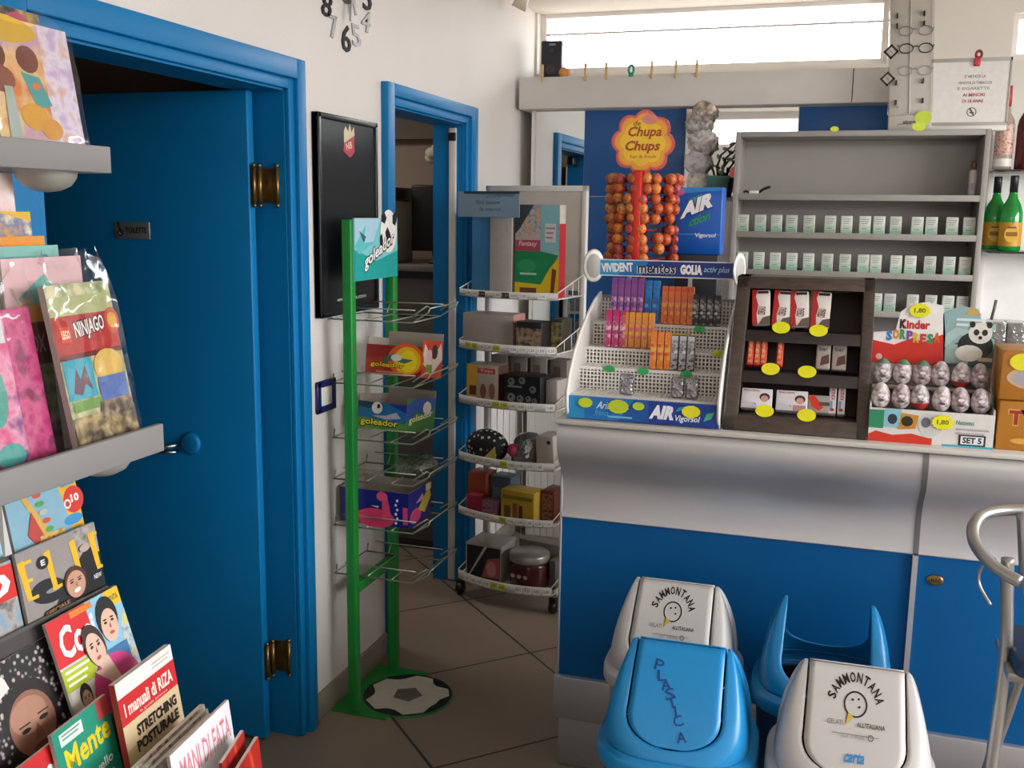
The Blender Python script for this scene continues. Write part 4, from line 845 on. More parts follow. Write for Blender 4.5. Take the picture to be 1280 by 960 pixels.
# ------------------------------------------------------------------ grey shelf unit behind the counter and what stands on it
CS = thing('shelf_unit', 'tall grey open shelf unit holding rows of small pale cartons', 'shelf unit', (.044, 4.75, 0))
CG = mat('shelf_grey', '#9a9792', .45, var=.03); CG2 = mat('shelf_back_grey', '#a19c97', .5, var=.03)
LV = [2.046, 1.774, 1.611, 1.447, 1.283, 1.12]
x0, x1 = -.51, .51
MB().box(x0, .125, 0, x1, .14, 2.04, CG2).build('back_panel', CS)
for a, b_ in ((x0, x0 + .022), (x1 - .022, x1)): MB().box(a, -.15, 0, b_, .14, 2.046, CG, .002).build('side_panel', CS)
MB().box(x0 + .022, -.15, 2.022, x1 - .022, .125, 2.046, CG, .002).build('top_panel', CS)
for z in LV[1:]:
    m = MB(); m.box(x0 + .022, -.145, z - .016, x1 - .022, .125, z, CG, .001); m.box(x0 + .022, -.15, z - .02, x1 - .022, -.145, z + .006, mat('shelf_edge', '#96938d', .45), .001); m.build('shelf', CS)
MB().box(x0 + .022, -.14, .0, x1 - .022, .125, .96, CG, .002).build('base_cupboard', CS)
for x, z, rx in ((-.10, 2.052, .017), (.234, 2.058, .027)):
    m = MB(); m.prism([(x + rx * math.cos(2 * math.pi * k / 24), z + .66 * rx * math.sin(2 * math.pi * k / 24)) for k in range(24)], .002, ink('#cfe03a'), Matrix(((1, 0, 0, 0), (0, 0, -1, -.151), (0, 1, 0, 0), (0, 0, 0, 1)))); m.build('price_tag', CS, label='yellow green price tag')
m = MB(); m.box(-.0235, -.009, 0, .0235, .009, .079, ink('#c9cdc6'), .001); f = front(m, -.0235, -.0094, 0, .0235, .079); f.rect(.03, .02, .97, .25, '#8fb49a'); f.rect(.03, .25, .97, .45, '#b0c4b4'); f.lines(.2, .85, .8, 3, .11, .04, '#8f9694'); f.rect(.2, .3, .7, .34, '#6a8a76')
card0 = m.build('small_carton'); first = True
ROWS = [(LV[2], 4.612, [928, 949.6, 970, 989, 1011, 1037.5, 1058, 1081, 1099, 1120, 1147, 1165, 1191, 1212.7], 'upper carton row'),
        (LV[3], 4.612, [927, 947.5, 968, 989, 1010, 1033.6, 1056, 1079, 1094.5, 1120, 1138, 1163, 1187, 1207], 'second carton row'),
        (LV[4], 4.612, [1094.5, 1112, 1140.5, 1163.6, 1185, 1203], 'lowest row above the egg display')]
def xat(px, py, Y):      # measured from the photograph: where a sight line meets the shelf's depth
    d = fw + r2 * ((px - 640) / 1260) + u2 * ((480 - py) / 1260); return d.x * Y / d.y
for (z, Y, pxs, nm), py in zip(ROWS, (282, 331, 386)):
    for k, px in enumerate(pxs):
        o = card0 if first else card0.copy()
        if not first: C.objects.link(o)
        first = False
        o.location = (xat(px, py, Y), Y + .03, z); o.rotation_euler = (0, 0, R(random.uniform(-7, 7)))
        tag(o, f'pale carton in the {nm}, {ORD[k]} from the left', 'carton', 'small cartons on the grey shelf unit')
t = thing('spray_bottle', 'slim white bottle with a dark red cap at the right of the top grey shelf', 'bottle', (.505 - .044 + .044, 4.66, LV[1] + .007))
m = MB(); m.lathe([(0, 0), (.014, 0), (.0155, .006), (.0155, .095), (.012, .105), (.0, .105)], mat('bottle_grey', '#b9b4b2', .35), 20, cap=False); f = Fr(m, (-.008, -.0158, .02), (1, 0, 0), (0, 0, 1), .016, .06); f.rect(0, 0, 1, .5, '#8f8a8c'); m.build('body', t)
MB().lathe([(0, .105), (.012, .105), (.012, .125), (.006, .14), (0, .14)], ink('#6a3a40'), 16, cap=False).build('cap', t)
t = thing('desk_clip', 'small black and white clip lying at the left of the top grey shelf', 'clip', (-.37, 4.64, LV[1] + .007))
MB().box(-.03, -.012, 0, .012, .012, .014, WHITE, .004).build('body', t); m = MB(); m.tube([(.01, 0, .005), (.03, 0, .02), (.055, 0, .03), (.06, 0, .026)], .006, BLACK, 8); m.tube([(-.03, 0, .006), (-.045, 0, .012), (-.055, 0, .006)], .005, BLACK, 8); m.build('lever', t)

# eyeglasses stand
EY = thing('eyewear_stand', 'clear and grey eyeglasses stand on top of the grey shelf unit', 'display stand', (.245, 4.68, 2.047), 0)
EM = Matrix.Rotation(R(-3.2), 4, 'Y')
EG_ = mat('stand_grey', '#bdb7ae', .5, var=.02)
MB().box(-.082, 0, .0, .082, .006, .62, EG_, .002, EM).build('panel', EY)
m = MB(); m.box(-.085, -.02, .0, .085, .03, .065, mat('stand_foot', '#c2bcb2', .5), .004, EM)
m.M = EM; f = front(m, -.085, -.0205, 0, .085, .065); f.text('zippo', .33, .35, .32, .32, '#2a2a2c', bold=.03); f.lines(.22, .36, .42, 1, .1, .05, '#5a5a5c'); m.build('foot', EY)
m = MB(); m.M = EM; m.box(-.085, -.008, .535, .085, .012, .62, EG_, .003); f = front(m, -.085, -.0085, .535, .085, .62); f.text('zippo', .3, .1, .38, .3, '#2a2a2c', bold=.03); f.rect(0, .02, 1, .05, '#6a665e'); m.build('header', EY)
for x in (-.088, .084): MB().box(x, -.012, .07, x + .004, .006, .53, ACRYL, 0, EM).build('acrylic_side', EY)
m = MB(); m.M = EM; m.box(-.004, -.006, .07, .0, .0, .53, mat('stand_rail', '#d6d2ca', .3), .001); m.box(-.05, -.03, .1, -.045, 0, .1045, EG_)
for z in (.12, .2, .43, .47):
    for x in (-.055, .05): m.box(x - .003, -.02, z - .01, x + .003, 0, z + .01, BLACK, .001)
m.build('pegs', EY)
for k, (rx, c) in enumerate((((.055), '#d2dc2a'), ((.07), '#c4d83a'))):
    m = MB(); x, z, r_ = ((.062, .585, .033), (.052, .048, .034))[k]; m.M = EM
    m.prism([(x + r_ * math.cos(2 * math.pi * q / 24), z + .85 * r_ * math.sin(2 * math.pi * q / 24)) for q in range(24)], .002, ink(c), Matrix(((1, 0, 0, 0), (0, 0, -1, -.021), (0, 1, 0, 0), (0, 0, 0, 1)))); m.build('price_tag', EY, label='yellow green price tag')
def glasses(name, label, z, col, dx=0, wide=.066):
    m = MB()
    for s in (-1, 1):
        pts = [(s * (.038 + .028 * math.cos(a) * (1 if abs(math.cos(a)) < .9 else .96)), -.02, .018 * math.sin(a) * (1.1 if math.sin(a) > 0 else 1)) for a in (2 * math.pi * q / 16 for q in range(16))]
        m.tube(pts, .0022, col, 6, True); m.tube([(s * .066, -.02, .012), (s * .07, -.018, .012), (s * .068, .0, .012), (s * .066, .0, .0)], .0022, col, 6)
    m.tube([(-.011, -.02, .006), (0, -.022, .010), (.011, -.02, .006)], .0022, col, 6)
    o = m.build(name); o.location = (.258 + dx - .055 * z * .0, 4.70 - .008, 2.046 + z); tag(o, label, 'eyeglasses', 'eyeglasses on the stand'); return o
glasses('eyeglasses', 'black framed eyeglasses in the middle of the clear eyewear stand', .335, BLACK, -.012)
glasses('eyeglasses', 'thin pale eyeglasses below the black pair on the eyewear stand', .245, mat('pale_frame', '#a8a29a', .3), -.008)
glasses('eyeglasses', 'thin grey half rimmed eyeglasses above the black pair on the eyewear stand', .405, mat('grey_frame', '#8f8b86', .3), -.018)
for k, (x, z) in enumerate(((.150, .325), (.143, .215))):
    m = MB(); T = Matrix.Rotation(R(45), 4, 'Y')
    for a in ((-.022, 0, -.022, .022, .004, -.014), (-.022, 0, .014, .022, .004, .022), (-.022, 0, -.022, -.014, .004, .022), (.014, 0, -.022, .022, .004, .022)): m.box(*a, BLACK, 0, T)
    m.box(-.014, .001, -.014, .014, .003, .014, EG_, 0, T); m.box(-.01, .0, -.002, .01, .002, .002, GREY, 0, T)
    o = m.build('hanging_tag'); o.location = (x, 4.672, 2.046 + z); tag(o, f'black edged diamond tag hanging at the left of the eyewear stand, {["upper", "lower"][k]} one', 'tag', 'diamond tags')
# paper notice in a frame
SG = thing('paper_notice', 'white age limit notice in a clear frame on top of the grey shelf unit', 'notice', (.466, 4.72, 2.047))
m = MB(); m.box(-.153, 0, .035, .153, .004, .285, ink('#dedad6')); f = front(m, -.153, -.0002, .035, .153, .285)
f.text("E' VIETATA LA", .44, .72, .26, .05, '#4a4648', bold=.01); f.text('VENDITA DI TABACCHI', .36, .62, .42, .045, '#6a666a', bold=.01); f.text('E SIGARETTE', .36, .53, .40, .045, '#8a8084', bold=.01); f.text('AI MINORI', .43, .42, .28, .055, '#a8484e', bold=.02); f.text('DI 18 ANNI', .43, .32, .26, .055, '#a8484e', bold=.02)
f.ring(.56, .17, .075, .012, '#4a4648'); f.poly([(.53, .22), (.545, .235), (.595, .125), (.58, .11)], '#4a4648'); f.rect(.535, .15, .59, .17, '#4a4648')
m.build('sheet', SG)
m = MB()
for a in ((-.158, -.003, .28, .158, .006, .295), (-.158, -.003, .03, -.15, .006, .295), (.15, -.003, .03, .158, .006, .295), (-.158, -.003, .022, .158, .006, .036)): m.box(*a, LGREY, .001)
m.box(-.155, -.02, 0, .155, .03, .022, WMETAL, .003)
m.build('frame', SG)
t = thing('paper_clip', 'red plastic clip gripping the top edge of the white notice', 'clip', (.490, 4.714, 2.338))
MB().box(-.012, -.006, -.03, .012, .012, .006, mat('red_plastic', '#c0303c', .35), .004).build('jaw', t); m = MB(); m.tube([(.004 + .011 * math.cos(a), .002, .017 + .014 * math.sin(a)) for a in (2 * math.pi * q / 14 for q in range(14))], .006, mat('dark_red_plastic', '#7a2030', .35), 8, True); m.build('grip', t)
# glass shelves and bottles on the right
GS = thing('glass_shelving', 'glass bottle shelves with dark edges right of the grey shelf unit', 'shelves', (1.0, 4.85, 0))
for z in (1.891, 1.55): MB().box(-.40, -.12, z - .008, .6, .13, z, mat('dark_glass_edge', '#2f3632', .2), .001).build('shelf', GS)
for x in (-.40, .58): MB().box(x, .11, .0, x + .02, .13, 2.05, WMETAL, .002).build('upright', GS)
MB().box(-.40, .115, 1.0, .6, .13, 2.02, mat('white_back_panel', '#f2f0ec', .5)).build('back_panel', GS)
MB().box(-.40, -.25, .0, .6, .11, 1.0, GREY, .003).build('base_cupboard', GS)
def bottle(name, label, cat, loc, prof_, glass, parts):
    t = thing(name, label, cat, loc); MB().lathe(prof_, glass, 28, cap=False).build('bottle_body', t)
    for nm, mk in parts: mk().build(nm, t)
    return t
GG = mat('green_bottle_glass', '#139a3c', .08, var=.1, trans=.3, spec=.7)
def lab_(r_, z0, z1, c, draw=None, a=75):
    def mk():
        m = MB(); n = 16; vs = []; 
        for q in range(n + 1):
            b_ = R(-90 - a + 2 * a * q / n); vs += [(r_ * math.cos(b_), r_ * math.sin(b_), z0), (r_ * math.cos(b_), r_ * math.sin(b_), z1)]
        m.add(vs, [(2 * q, 2 * q + 2, 2 * q + 3, 2 * q + 1) for q in range(n)], ink(c) if isinstance(c, str) else c, True)
        if draw: f = Fr(m, (-r_ * .6, -r_ * 1.0, z0), (1, 0, 0), (0, 0, 1), r_ * 1.2, z1 - z0); draw(f)
        return m
    return mk
gp = [(0, 0), (.042, 0), (.046, .006), (.046, .13), (.044, .16), (.034, .195), (.02, .22), (.0145, .245), (.0145, .29), (0, .29)]
def gl(f): f.ell(.5, .5, .5, .34, '#d9a830', 16); f.rect(.1, .42, .9, .6, '#8a5a14'); f.rect(.2, .75, .8, .82, '#6a4410')
for k, (x, y, lab) in enumerate(((.632, 4.885, 'green liqueur bottle with black cap and gold label, rear left of the pair'), (.683, 4.79, 'green liqueur bottle with black cap and gold label, front right of the pair'))):
    bottle('liqueur_bottle', lab, 'bottle', (x, y, 1.552), gp, GG, [('label_band', lab_(.0468, .02, .12, '#c08a1c', gl)), ('cap', lambda: MB().lathe([(0, .245), (.0165, .245), (.0165, .31), (.015, .315), (0, .315)], BLACK, 20, cap=False)), ('neck_band', lab_(.0345, .175, .195, '#3a2c14', None, 60))])
rp = [(0, 0), (.034, 0), (.037, .005), (.037, .18), (.033, .205), (.018, .235), (.0145, .26), (.0145, .33), (0, .33)]
bottle('spirit_bottle', 'clear spirit bottle with a red capped neck and pink label on the upper glass shelf', 'bottle', (.632, 4.82, 1.893), rp, mat('clear_bottle_glass', '#c9b8ae', .08, var=.1, trans=.5), [('label_band', lab_(.0376, .06, .185, photo('#b0705a', '#d8b8a8', '#8a4a44', 60))), ('foot_band', lab_(.0376, .012, .045, '#dcd6ce')), ('cap', lambda: MB().lathe([(0, .26), (.0165, .26), (.0165, .345), (0, .345)], ink('#b8382c'), 20, cap=False))])
bottle('spirit_bottle', 'dark red bottle at the picture edge on the upper glass shelf', 'bottle', (.715, 4.82, 1.893), rp, mat('dark_red_glass', '#5a1418', .1, trans=.2), [('cap', lambda: MB().lathe([(0, .26), (.0165, .26), (.0165, .345), (0, .345)], BLACK, 20, cap=False))])
for k in range(5):
    m = MB(); m.box(-.034, -.04, 0, .034, .04, .25, mat('wrapped_grey', '#6a6a64', .35, var=.25, scale=30)); m.box(-.036, -.042, 0, .036, .042, .262, FILM, .006)
    o = m.build('wrapped_carton'); o.location = (.648 + k * .074, 4.68, 1.002); tag(o, f'dark grey film wrapped carton below the bottles, {ORD[k]} from the left', 'carton', 'film wrapped cartons')
t = tag(MB().tube([(0, 0, 0), (.008, 0, .05), (.012, 0, .085)], .006, ink('#5a5a5c'), 8).build('marker_pen'), 'grey pen standing between the wrapped cartons and the shelf unit', 'pen'); t.location = (.63, 4.70, 1.262)

# ------------------------------------------------------------------ on the pelmet
t = thing('loudspeaker', 'small black loudspeaker on the grey pelmet in front of the strip window', 'speaker', (-1.425, 5.05, 2.335), R(4))
MB().box(-.052, -.06, 0, .052, .06, .19, mat('speaker_black', '#1d1f2a', .5), .006).build('cabinet', t)
for z, r_ in ((.05, .028), (.14, .016)): MB().lathe([(0, .002), (r_ * .35, .004), (r_ * .5, .0), (r_ * .85, .006), (r_, .008), (r_, 0), (0, 0)], DGREY, 20, Matrix.Translation((0, -.06, z)) @ Matrix.Rotation(R(90), 4, 'X'), cap=False).build('cone', t)
m = MB(); f = front(m, -.012, -.0603, .166, .02, .176); f.rect(0, 0, 1, 1, '#8a8a94'); m.build('badge', t)
PEG = mat('peg_wood', '#c9a877', .65, var=.12)
def peg():
    m = MB(); m.box(-.005, -.0065, -.022, .005, -.001, .058, PEG, .0015, Matrix.Rotation(R(4), 4, 'X')); m.box(-.005, .001, -.022, .005, .0065, .058, PEG, .0015, Matrix.Rotation(R(-4), 4, 'X')); m.tube([(-.006, -.006, .0), (-.006, .006, .0), (.006, .006, .0), (.006, -.006, .0)], .0012, WIRE, 5, True); return m
pg = None
for k, px in enumerate((678, 732, 758, 815, 845, 871)):
    if pg is None: o = pg = peg().build('clothes_peg')
    else: o = pg.copy(); C.objects.link(o)
    o.location = (xat(px, 88, 4.858), 4.857, 2.335); tag(o, f'wooden clothes peg clipped on the pelmet edge, {ORD[k]} from the left', 'clothes peg', 'wooden pegs')
m = MB(); m.tube([(.012 * math.cos(a), 0, .02 + .02 * math.sin(a)) for a in (2 * math.pi * q / 14 for q in range(14))], .006, mat('green_plastic', '#1f8f6a', .35), 8, True); m.box(-.011, -.007, -.012, .011, .007, .006, mat('green_plastic', '#1f8f6a'), .002)
o = m.build('green_clip'); o.location = (xat(789, 90, 4.858), 4.857, 2.337); tag(o, 'small green ring clip on the pelmet between the wooden pegs', 'clip')
t = thing('clay_ornament', 'small orange round ornament beside the loudspeaker on the pelmet', 'ornament', (xat(705, 92, 4.89), 4.89, 2.335), R(10))
m = MB(); m.ball((0, 0, .022), .026, mat('orange_clay', '#cf8a4a', .7), 12, (1, .6, .9)); m.build('body', t); m = MB(); m.ball((.028, -.004, .024), .013, mat('pale_clay', '#e0c4a4', .7), 10); m.build('knob', t)

# ------------------------------------------------------------------ plush bundle and plant in front of the wide mirror
PB = thing('plush_bundle', 'hanging bundle of grey and brown plush toys in clear film before the wide mirror', 'soft toys', (xat(875, 180, 4.88), 4.88, 1.79))
rr = random.Random(8)
for k, (x, z, r_, cols3) in enumerate(((0, .045, .055, ('#d8b8b0', '#ece4dc', '#c0ac84')), (-.01, .14, .06, ('#a8a0b4', '#d8d0d8', '#ece6e6')), (.01, .235, .065, ('#c8c0bc', '#e6e0dc', '#a09690')), (-.012, .315, .06, ('#5a504a', '#b8b0aa', '#e2dcd6')), (.012, .375, .055, ('#7a6a5a', '#c4b298', '#ece2d0')))):
    m = MB(); bm = bmesh.new(); bmesh.ops.create_icosphere(bm, subdivisions=4, radius=1)
    for v in bm.verts:
        q = 1 + .16 * math.sin(v.co.x * 7 + k) * math.sin(v.co.y * 6) * math.sin(v.co.z * 8 + k) + .03 * rr.uniform(-1, 1); v.co = V((x + v.co.x * r_ * q, v.co.y * .038 * q, z + v.co.z * r_ * q * .95))
    m.bm(bm, photo(*cols3, scale=26), True); m.build('plush_toy', PB)
for k, (x0_, z0_, x1_, z1_) in enumerate(((.0, .42, .075, .36), (.01, .40, .06, .28))):
    m = MB(); n = 10; vs = []
    for q in range(n + 1):
        a = q / n; vs += [(x0_ + (x1_ - x0_) * a, -.045 - .015 * math.sin(a * 9), z0_ + (z1_ - z0_) * a + .015 * math.sin(a * 11)), (x0_ - .02 + (x1_ - x0_) * a * .6, -.04 + .01 * math.sin(a * 7), z0_ - .05 + (z1_ - z0_) * a)]
    m.add(vs, [(2 * q, 2 * q + 2, 2 * q + 3, 2 * q + 1) for q in range(n)], FILM, True); m.build('film_wrap', PB)
MB().tube([(0, .0, .40), (0, .02, .46)], .003, WIRE, 6).build('hook', PB)
lc = tag(MB().box(-.70, 4.76, 0, -.475, 4.92, 1.75, WMETAL, .004).build('white_cupboard'), 'tall narrow white cupboard left of the grey shelf unit', 'cupboard')
PO = thing('potted_plant', 'dark twisting plant in a teal pot left of the grey shelf unit', 'plant', (xat(897, 232, 4.82), 4.82, 1.75))
MB().lathe([(0, 0), (.038, 0), (.052, .1), (.056, .104), (.056, .115), (.05, .115), (.046, .1), (0, .09)], mat('teal_pot', '#5f8a80', .5), 24, cap=False).build('pot', PO)
DL = mat('dark_stem', '#1f2620', .6); m = MB()
for pts in ([(0, 0, .09), (-.005, 0, .16), (.01, 0, .21), (.05, 0, .245), (.085, -.01, .27)], [(.01, 0, .09), (.02, 0, .15), (.045, 0, .185), (.08, 0, .2)], [(-.012, 0, .09), (-.02, 0, .13), (-.032, 0, .16)]): m.tube(pts, [.006, .006, .005, .004, .003][:len(pts)], DL, 6)
m.build('stem', PO); m = MB()
for x, z, a in ((-.03, .165, 30), (.0, .2, 60), (.03, .235, 20), (.06, .26, -20), (.05, .19, 10), (.075, .205, -30), (.09, .27, 40), (.02, .15, 80), (.01, .13, 40)): m.ball((0, 0, 0), .012, mat('grey_leaf', '#6a7468', .6), 8, (1.3, .5, .7), Matrix.Translation((x, -.004, z)) @ Matrix.Rotation(R(a), 4, 'Y'))
m.build('leaves', PO)
t = thing('ceiling_spotlight', 'small cream spotlight on the ceiling at the corner by the strip window', 'lamp', (-1.47, 4.6, 2.70))
m = MB(); m.lathe([(0, 0), (.045, 0), (.045, -.02), (.02, -.03), (0, -.03)], mat('cream_metal', '#d8cfb8', .4), 20, cap=False); m.build('base', t)
m = MB(); m.lathe([(0, .04), (.025, .04), (.035, -.04), (.03, -.04), (.02, .03), (0, .03)], mat('cream_metal', '#d8cfb8'), 20, Matrix.Translation((.02, -.01, -.06)) @ Matrix.Rotation(R(25), 4, 'Y'), cap=False); m.build('shade', t)
# ------------------------------------------------------------------ swing lid bins in front of the counter
class Lid:
    a, r, b, z0, z1, t0, t1 = .163, .108, .163, .515, .722, .12, .42
    def hx(s, t): return s.r + (s.a - s.r) * (1 - t ** 1.45) ** .8
    def hy(s, t): return .004 + s.b * (1 - t) ** .82
    def n(s, t): return 3.0 + 9 * t
    def w(s, t):
        if t <= s.t0: return .0006
        W = .101 + .006 * (1 - t)
        return W if t >= s.t1 else W * math.sqrt(max(1e-5, 1 - ((s.t1 - t) / (s.t1 - s.t0)) ** 2.4)) + .0006
    def p(s, x, t, sg=-1):
        h = s.hx(t); q = min(1, abs(x) / h); n = s.n(t)
        return V((x, sg * s.hy(t) * max(0, 1 - q ** n) ** (1 / n), s.z0 + (s.z1 - s.z0) * t))
class OnLid(Fr):
    def __init__(s, mb, L, sg=-1): s.mb = mb; s.L = L; s.W = .2; s.H = .2; s.k = 0; s.sg = sg
    def P(s, x, y):
        t = min(.995, max(0.02, s.L.t0 + (1 - s.L.t0) * y)); p = s.L.p((x - .5) * .2, t, s.sg)
        return p + V((0, s.sg * .7, .7)).normalized() * (.0034 + s.k * .00012)
def swing_bin(name, label, x, y, rz, lm, bm_, flap=True, art=None, lidlabel=None):
    T = thing(name, label, 'bin', (x, y, 0), R(rz)); L = Lid(); G = .0042
    rows = [0, .03, .07, .105] + [L.t0 + (L.t1 - L.t0) * (1 - math.cos(math.pi / 2 * k / 12)) for k in range(13)] + [L.t1 + (1 - L.t1) * k / 10 for k in range(1, 11)]
    N1, N2 = 9, 14
    lid = MB(); fl = MB()
    for sg in (-1, 1):
        vs = []; fv = []
        for t in rows:
            h = L.hx(t); w = min(L.w(t), h - .003)
            left = [-h + (h - w) * (k / N1) ** 1.9 for k in range(N1)]
            xs_ = left + [-w + 2 * w * k / N2 for k in range(N2 + 1)] + [-v for v in left[::-1]]
            vs += [L.p(q, t, sg) for q in xs_]
            wf = max(.0002, w - G); fv += [L.p(-wf + 2 * wf * k / N2, min(1, t), sg) + V((0, sg * .002, .0015)) for k in range(N2 + 1)]
        nc = 2 * N1 + N2 + 1; fs = []; ff = []
        for i in range(len(rows) - 1):
            for k in range(nc - 1):
                q = (i * nc + k, i * nc + k + 1, (i + 1) * nc + k + 1, (i + 1) * nc + k)
                if sg > 0: q = q[::-1]
                if rows[i] >= L.t0 - 1e-6 and N1 <= k < N1 + N2: continue
                fs.append(q)
            if rows[i] >= L.t0 + .004:
                for k in range(N2):
                    q = (i * (N2 + 1) + k, i * (N2 + 1) + k + 1, (i + 1) * (N2 + 1) + k + 1, (i + 1) * (N2 + 1) + k)
                    ff.append(q if sg < 0 else q[::-1])
        lid.add(vs, fs, lm, True); fl.add(fv, ff, lm, True)
    def loop(a, b, z, n=3.0, N=48):
        o = []
        for k in range(N):
            q = 2 * math.pi * k / N; c_, s_ = math.cos(q), math.sin(q); o.append((a * math.copysign(abs(c_) ** (2 / n), c_), b * math.copysign(abs(s_) ** (2 / n), s_), z))
        return o
    def loft(m, loops, mt, cap=False):
        N = len(loops[0]); vs = [v for l in loops for v in l]; fs = [(i * N + k, i * N + (k + 1) % N, (i + 1) * N + (k + 1) % N, (i + 1) * N + k) for i in range(len(loops) - 1) for k in range(N)]
        if cap: fs.append(tuple(range(N))[::-1])
        m.add(vs, fs, mt, True)
    loft(lid, [loop(L.a + .004, L.b + .004, .468), loop(L.a + .014, L.b + .014, .468), loop(L.a + .018, L.b + .018, .476), loop(L.a + .017, L.b + .017, .500), loop(L.a + .013, L.b + .013, .506), loop(L.a + .003, L.b + .006, .508), loop(L.a, L.b + .0045, .5155)], lm)
    ol = lid.build('lid', T)
    md = ol.modifiers.new('thick', 'SOLIDIFY'); md.thickness = .003; md.offset = -1
    if flap:
        of = fl.build('flap', T); md = of.modifiers.new('thick', 'SOLIDIFY'); md.thickness = .003; md.offset = -1
        if art: m = MB(); art(OnLid(m, L)); m.build('flap_print', of)
    body = MB(); loft(body, [loop(.128, .12, .002), loop(.134, .126, .0), loop(.136, .128, .012), loop(.166, .158, .455), loop(.168, .166, .458), loop(.168, .166, .464), loop(.164, .160, .466)], bm_, True)
    loft(body, [loop(.130, .122, .02), loop(.162, .154, .47)], mat('bin_inside_dark', '#0e1216', .7)); body.build('bucket', T)
    return T
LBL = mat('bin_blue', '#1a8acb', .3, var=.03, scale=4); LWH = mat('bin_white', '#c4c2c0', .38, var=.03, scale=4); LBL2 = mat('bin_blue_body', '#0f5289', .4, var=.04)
def plastica(f):
    for ch, x, y, rot in (('P', .24, .74, -10), ('L', .30, .63, 8), ('A', .36, .545, 14), ('S', .42, .46, 18), ('T', .46, .375, 22), ('I', .54, .315, 15), ('C', .55, .21, 25), ('A', .59, .07, 14)):
        f.text(ch, x - .02, y, .105 if ch != 'I' else .02, .105, '#0d3f86', rot=rot, bold=.006)
def gelati(f, paper=False):
    cy = .66
    f.arc('SAMMONTANA', .5, cy, .041, .018, '#141416', 172, 8, .03)
    f.ring(.5, cy + .01, .12, .016, '#141416')
    for dx, dy in ((-.03, .04), (.03, .05), (.04, -.02)): f.circ(.5 + dx, cy + .01 + dy, .012, '#141416', 8)
    f.poly([(.42, cy - .06), (.48, cy - .10), (.405, cy - .19)], '#c9b030'); f.poly([(.42, cy - .06), (.43, cy - .075), (.405, cy - .19)], '#2a2618')
    f.text('GELATI', .22, cy - .19, .16, .045, '#8a867c', bold=.02); f.text("ALL'ITALIANA", .52, cy - .19, .28, .045, '#4a4a4a', bold=.02)
    f.rect(.28, cy - .27, .74, cy - .262, '#8a8a8a'); f.text('dal 1946', .36, cy - .30, .24, .03, '#9a9896'); f.ring(.66, cy - .275, .03, .01, '#6a6a6a', 12)
    if paper: f.text('carta', .40, .14, .2, .10, '#2f86c4', shear=.2, bold=.03)
swing_bin('waste_bin', 'white swing lid bin with a black logo, standing behind the pen marked blue bin', -.355, 2.565, 0, LWH, LWH, True, lambda f: gelati(f))
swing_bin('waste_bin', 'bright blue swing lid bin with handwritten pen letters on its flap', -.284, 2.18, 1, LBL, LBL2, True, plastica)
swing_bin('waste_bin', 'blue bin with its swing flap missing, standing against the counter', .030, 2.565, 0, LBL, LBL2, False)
swing_bin('waste_bin', 'white swing lid bin with black logo and small blue word, nearest the stool', .091, 2.19, 1, LWH, LWH, True, lambda f: gelati(f, True))

# ------------------------------------------------------------------ tubular bar stool at the right edge
ST = thing('bar_stool', 'silver tubular bar stool with a curved back rail at the right edge', 'stool', (.62, 2.33, 0))
SM = mat('silver_tube', '#a9a8a6', .3, metal=.8, var=.03)
def Tb(pts, nm, r=.0135): return MB().tube([(x - .62, y - 2.33, z) for x, y, z in pts], r, SM, 12).build(nm, ST)
def sm(pts, n=6):
    P_ = [V(p) for p in pts]; out = []
    for i in range(len(P_) - 1):
        a, b, c, d = P_[max(0, i - 1)], P_[i], P_[i + 1], P_[min(len(P_) - 1, i + 2)]
        for k in range(n):
            t = k / n; out.append(.5 * ((2 * b) + (c - a) * t + (2 * a - 5 * b + 4 * c - d) * t * t + (3 * b - a - 3 * c + d) * t ** 3))
    return out + [P_[-1]]
Tb(sm([(.402, 2.24, .935), (.352, 2.27, .955), (.318, 2.31, .99), (.322, 2.36, 1.02), (.36, 2.41, 1.035), (.45, 2.44, 1.04), (.62, 2.45, 1.04), (.79, 2.43, 1.035), (.86, 2.38, 1.02), (.875, 2.31, .99), (.85, 2.26, .955), (.80, 2.24, .935)]), 'back_rail')
Tb(sm([(.384, 2.30, .965), (.388, 2.30, .90), (.396, 2.30, .80), (.398, 2.30, .735), (.394, 2.29, .61), (.386, 2.28, .45), (.372, 2.27, .22), (.365, 2.26, .006)]), 'leg')
Tb(sm([(.856, 2.30, .965), (.852, 2.30, .90), (.846, 2.30, .735), (.85, 2.29, .6), (.862, 2.27, .22), (.868, 2.26, .006)]), 'leg')
Tb(sm([(.425, 2.42, 1.035), (.44, 2.40, .9), (.46, 2.40, .74), (.42, 2.55, .3), (.41, 2.60, .006)]), 'leg')
Tb(sm([(.815, 2.42, 1.035), (.80, 2.40, .9), (.78, 2.40, .74), (.82, 2.55, .3), (.83, 2.60, .006)]), 'leg')
Tb([(.383, 2.28, .40), (.86, 2.28, .40)], 'foot_rail', .011)
Tb(sm([(.375, 2.40, .93), (.352, 2.42, .90), (.35, 2.42, .86), (.375, 2.40, .82)]), 'hook', .004)
m = MB(); m.box(-.215, -.13, .735, .215, .10, .775, mat('navy_seat', '#14345c', .5), .015); m.build('seat', ST)
m = MB(); m.box(-.226, -.1, .715, .226, .09, .737, SM, .004); m.build('seat_frame', ST)

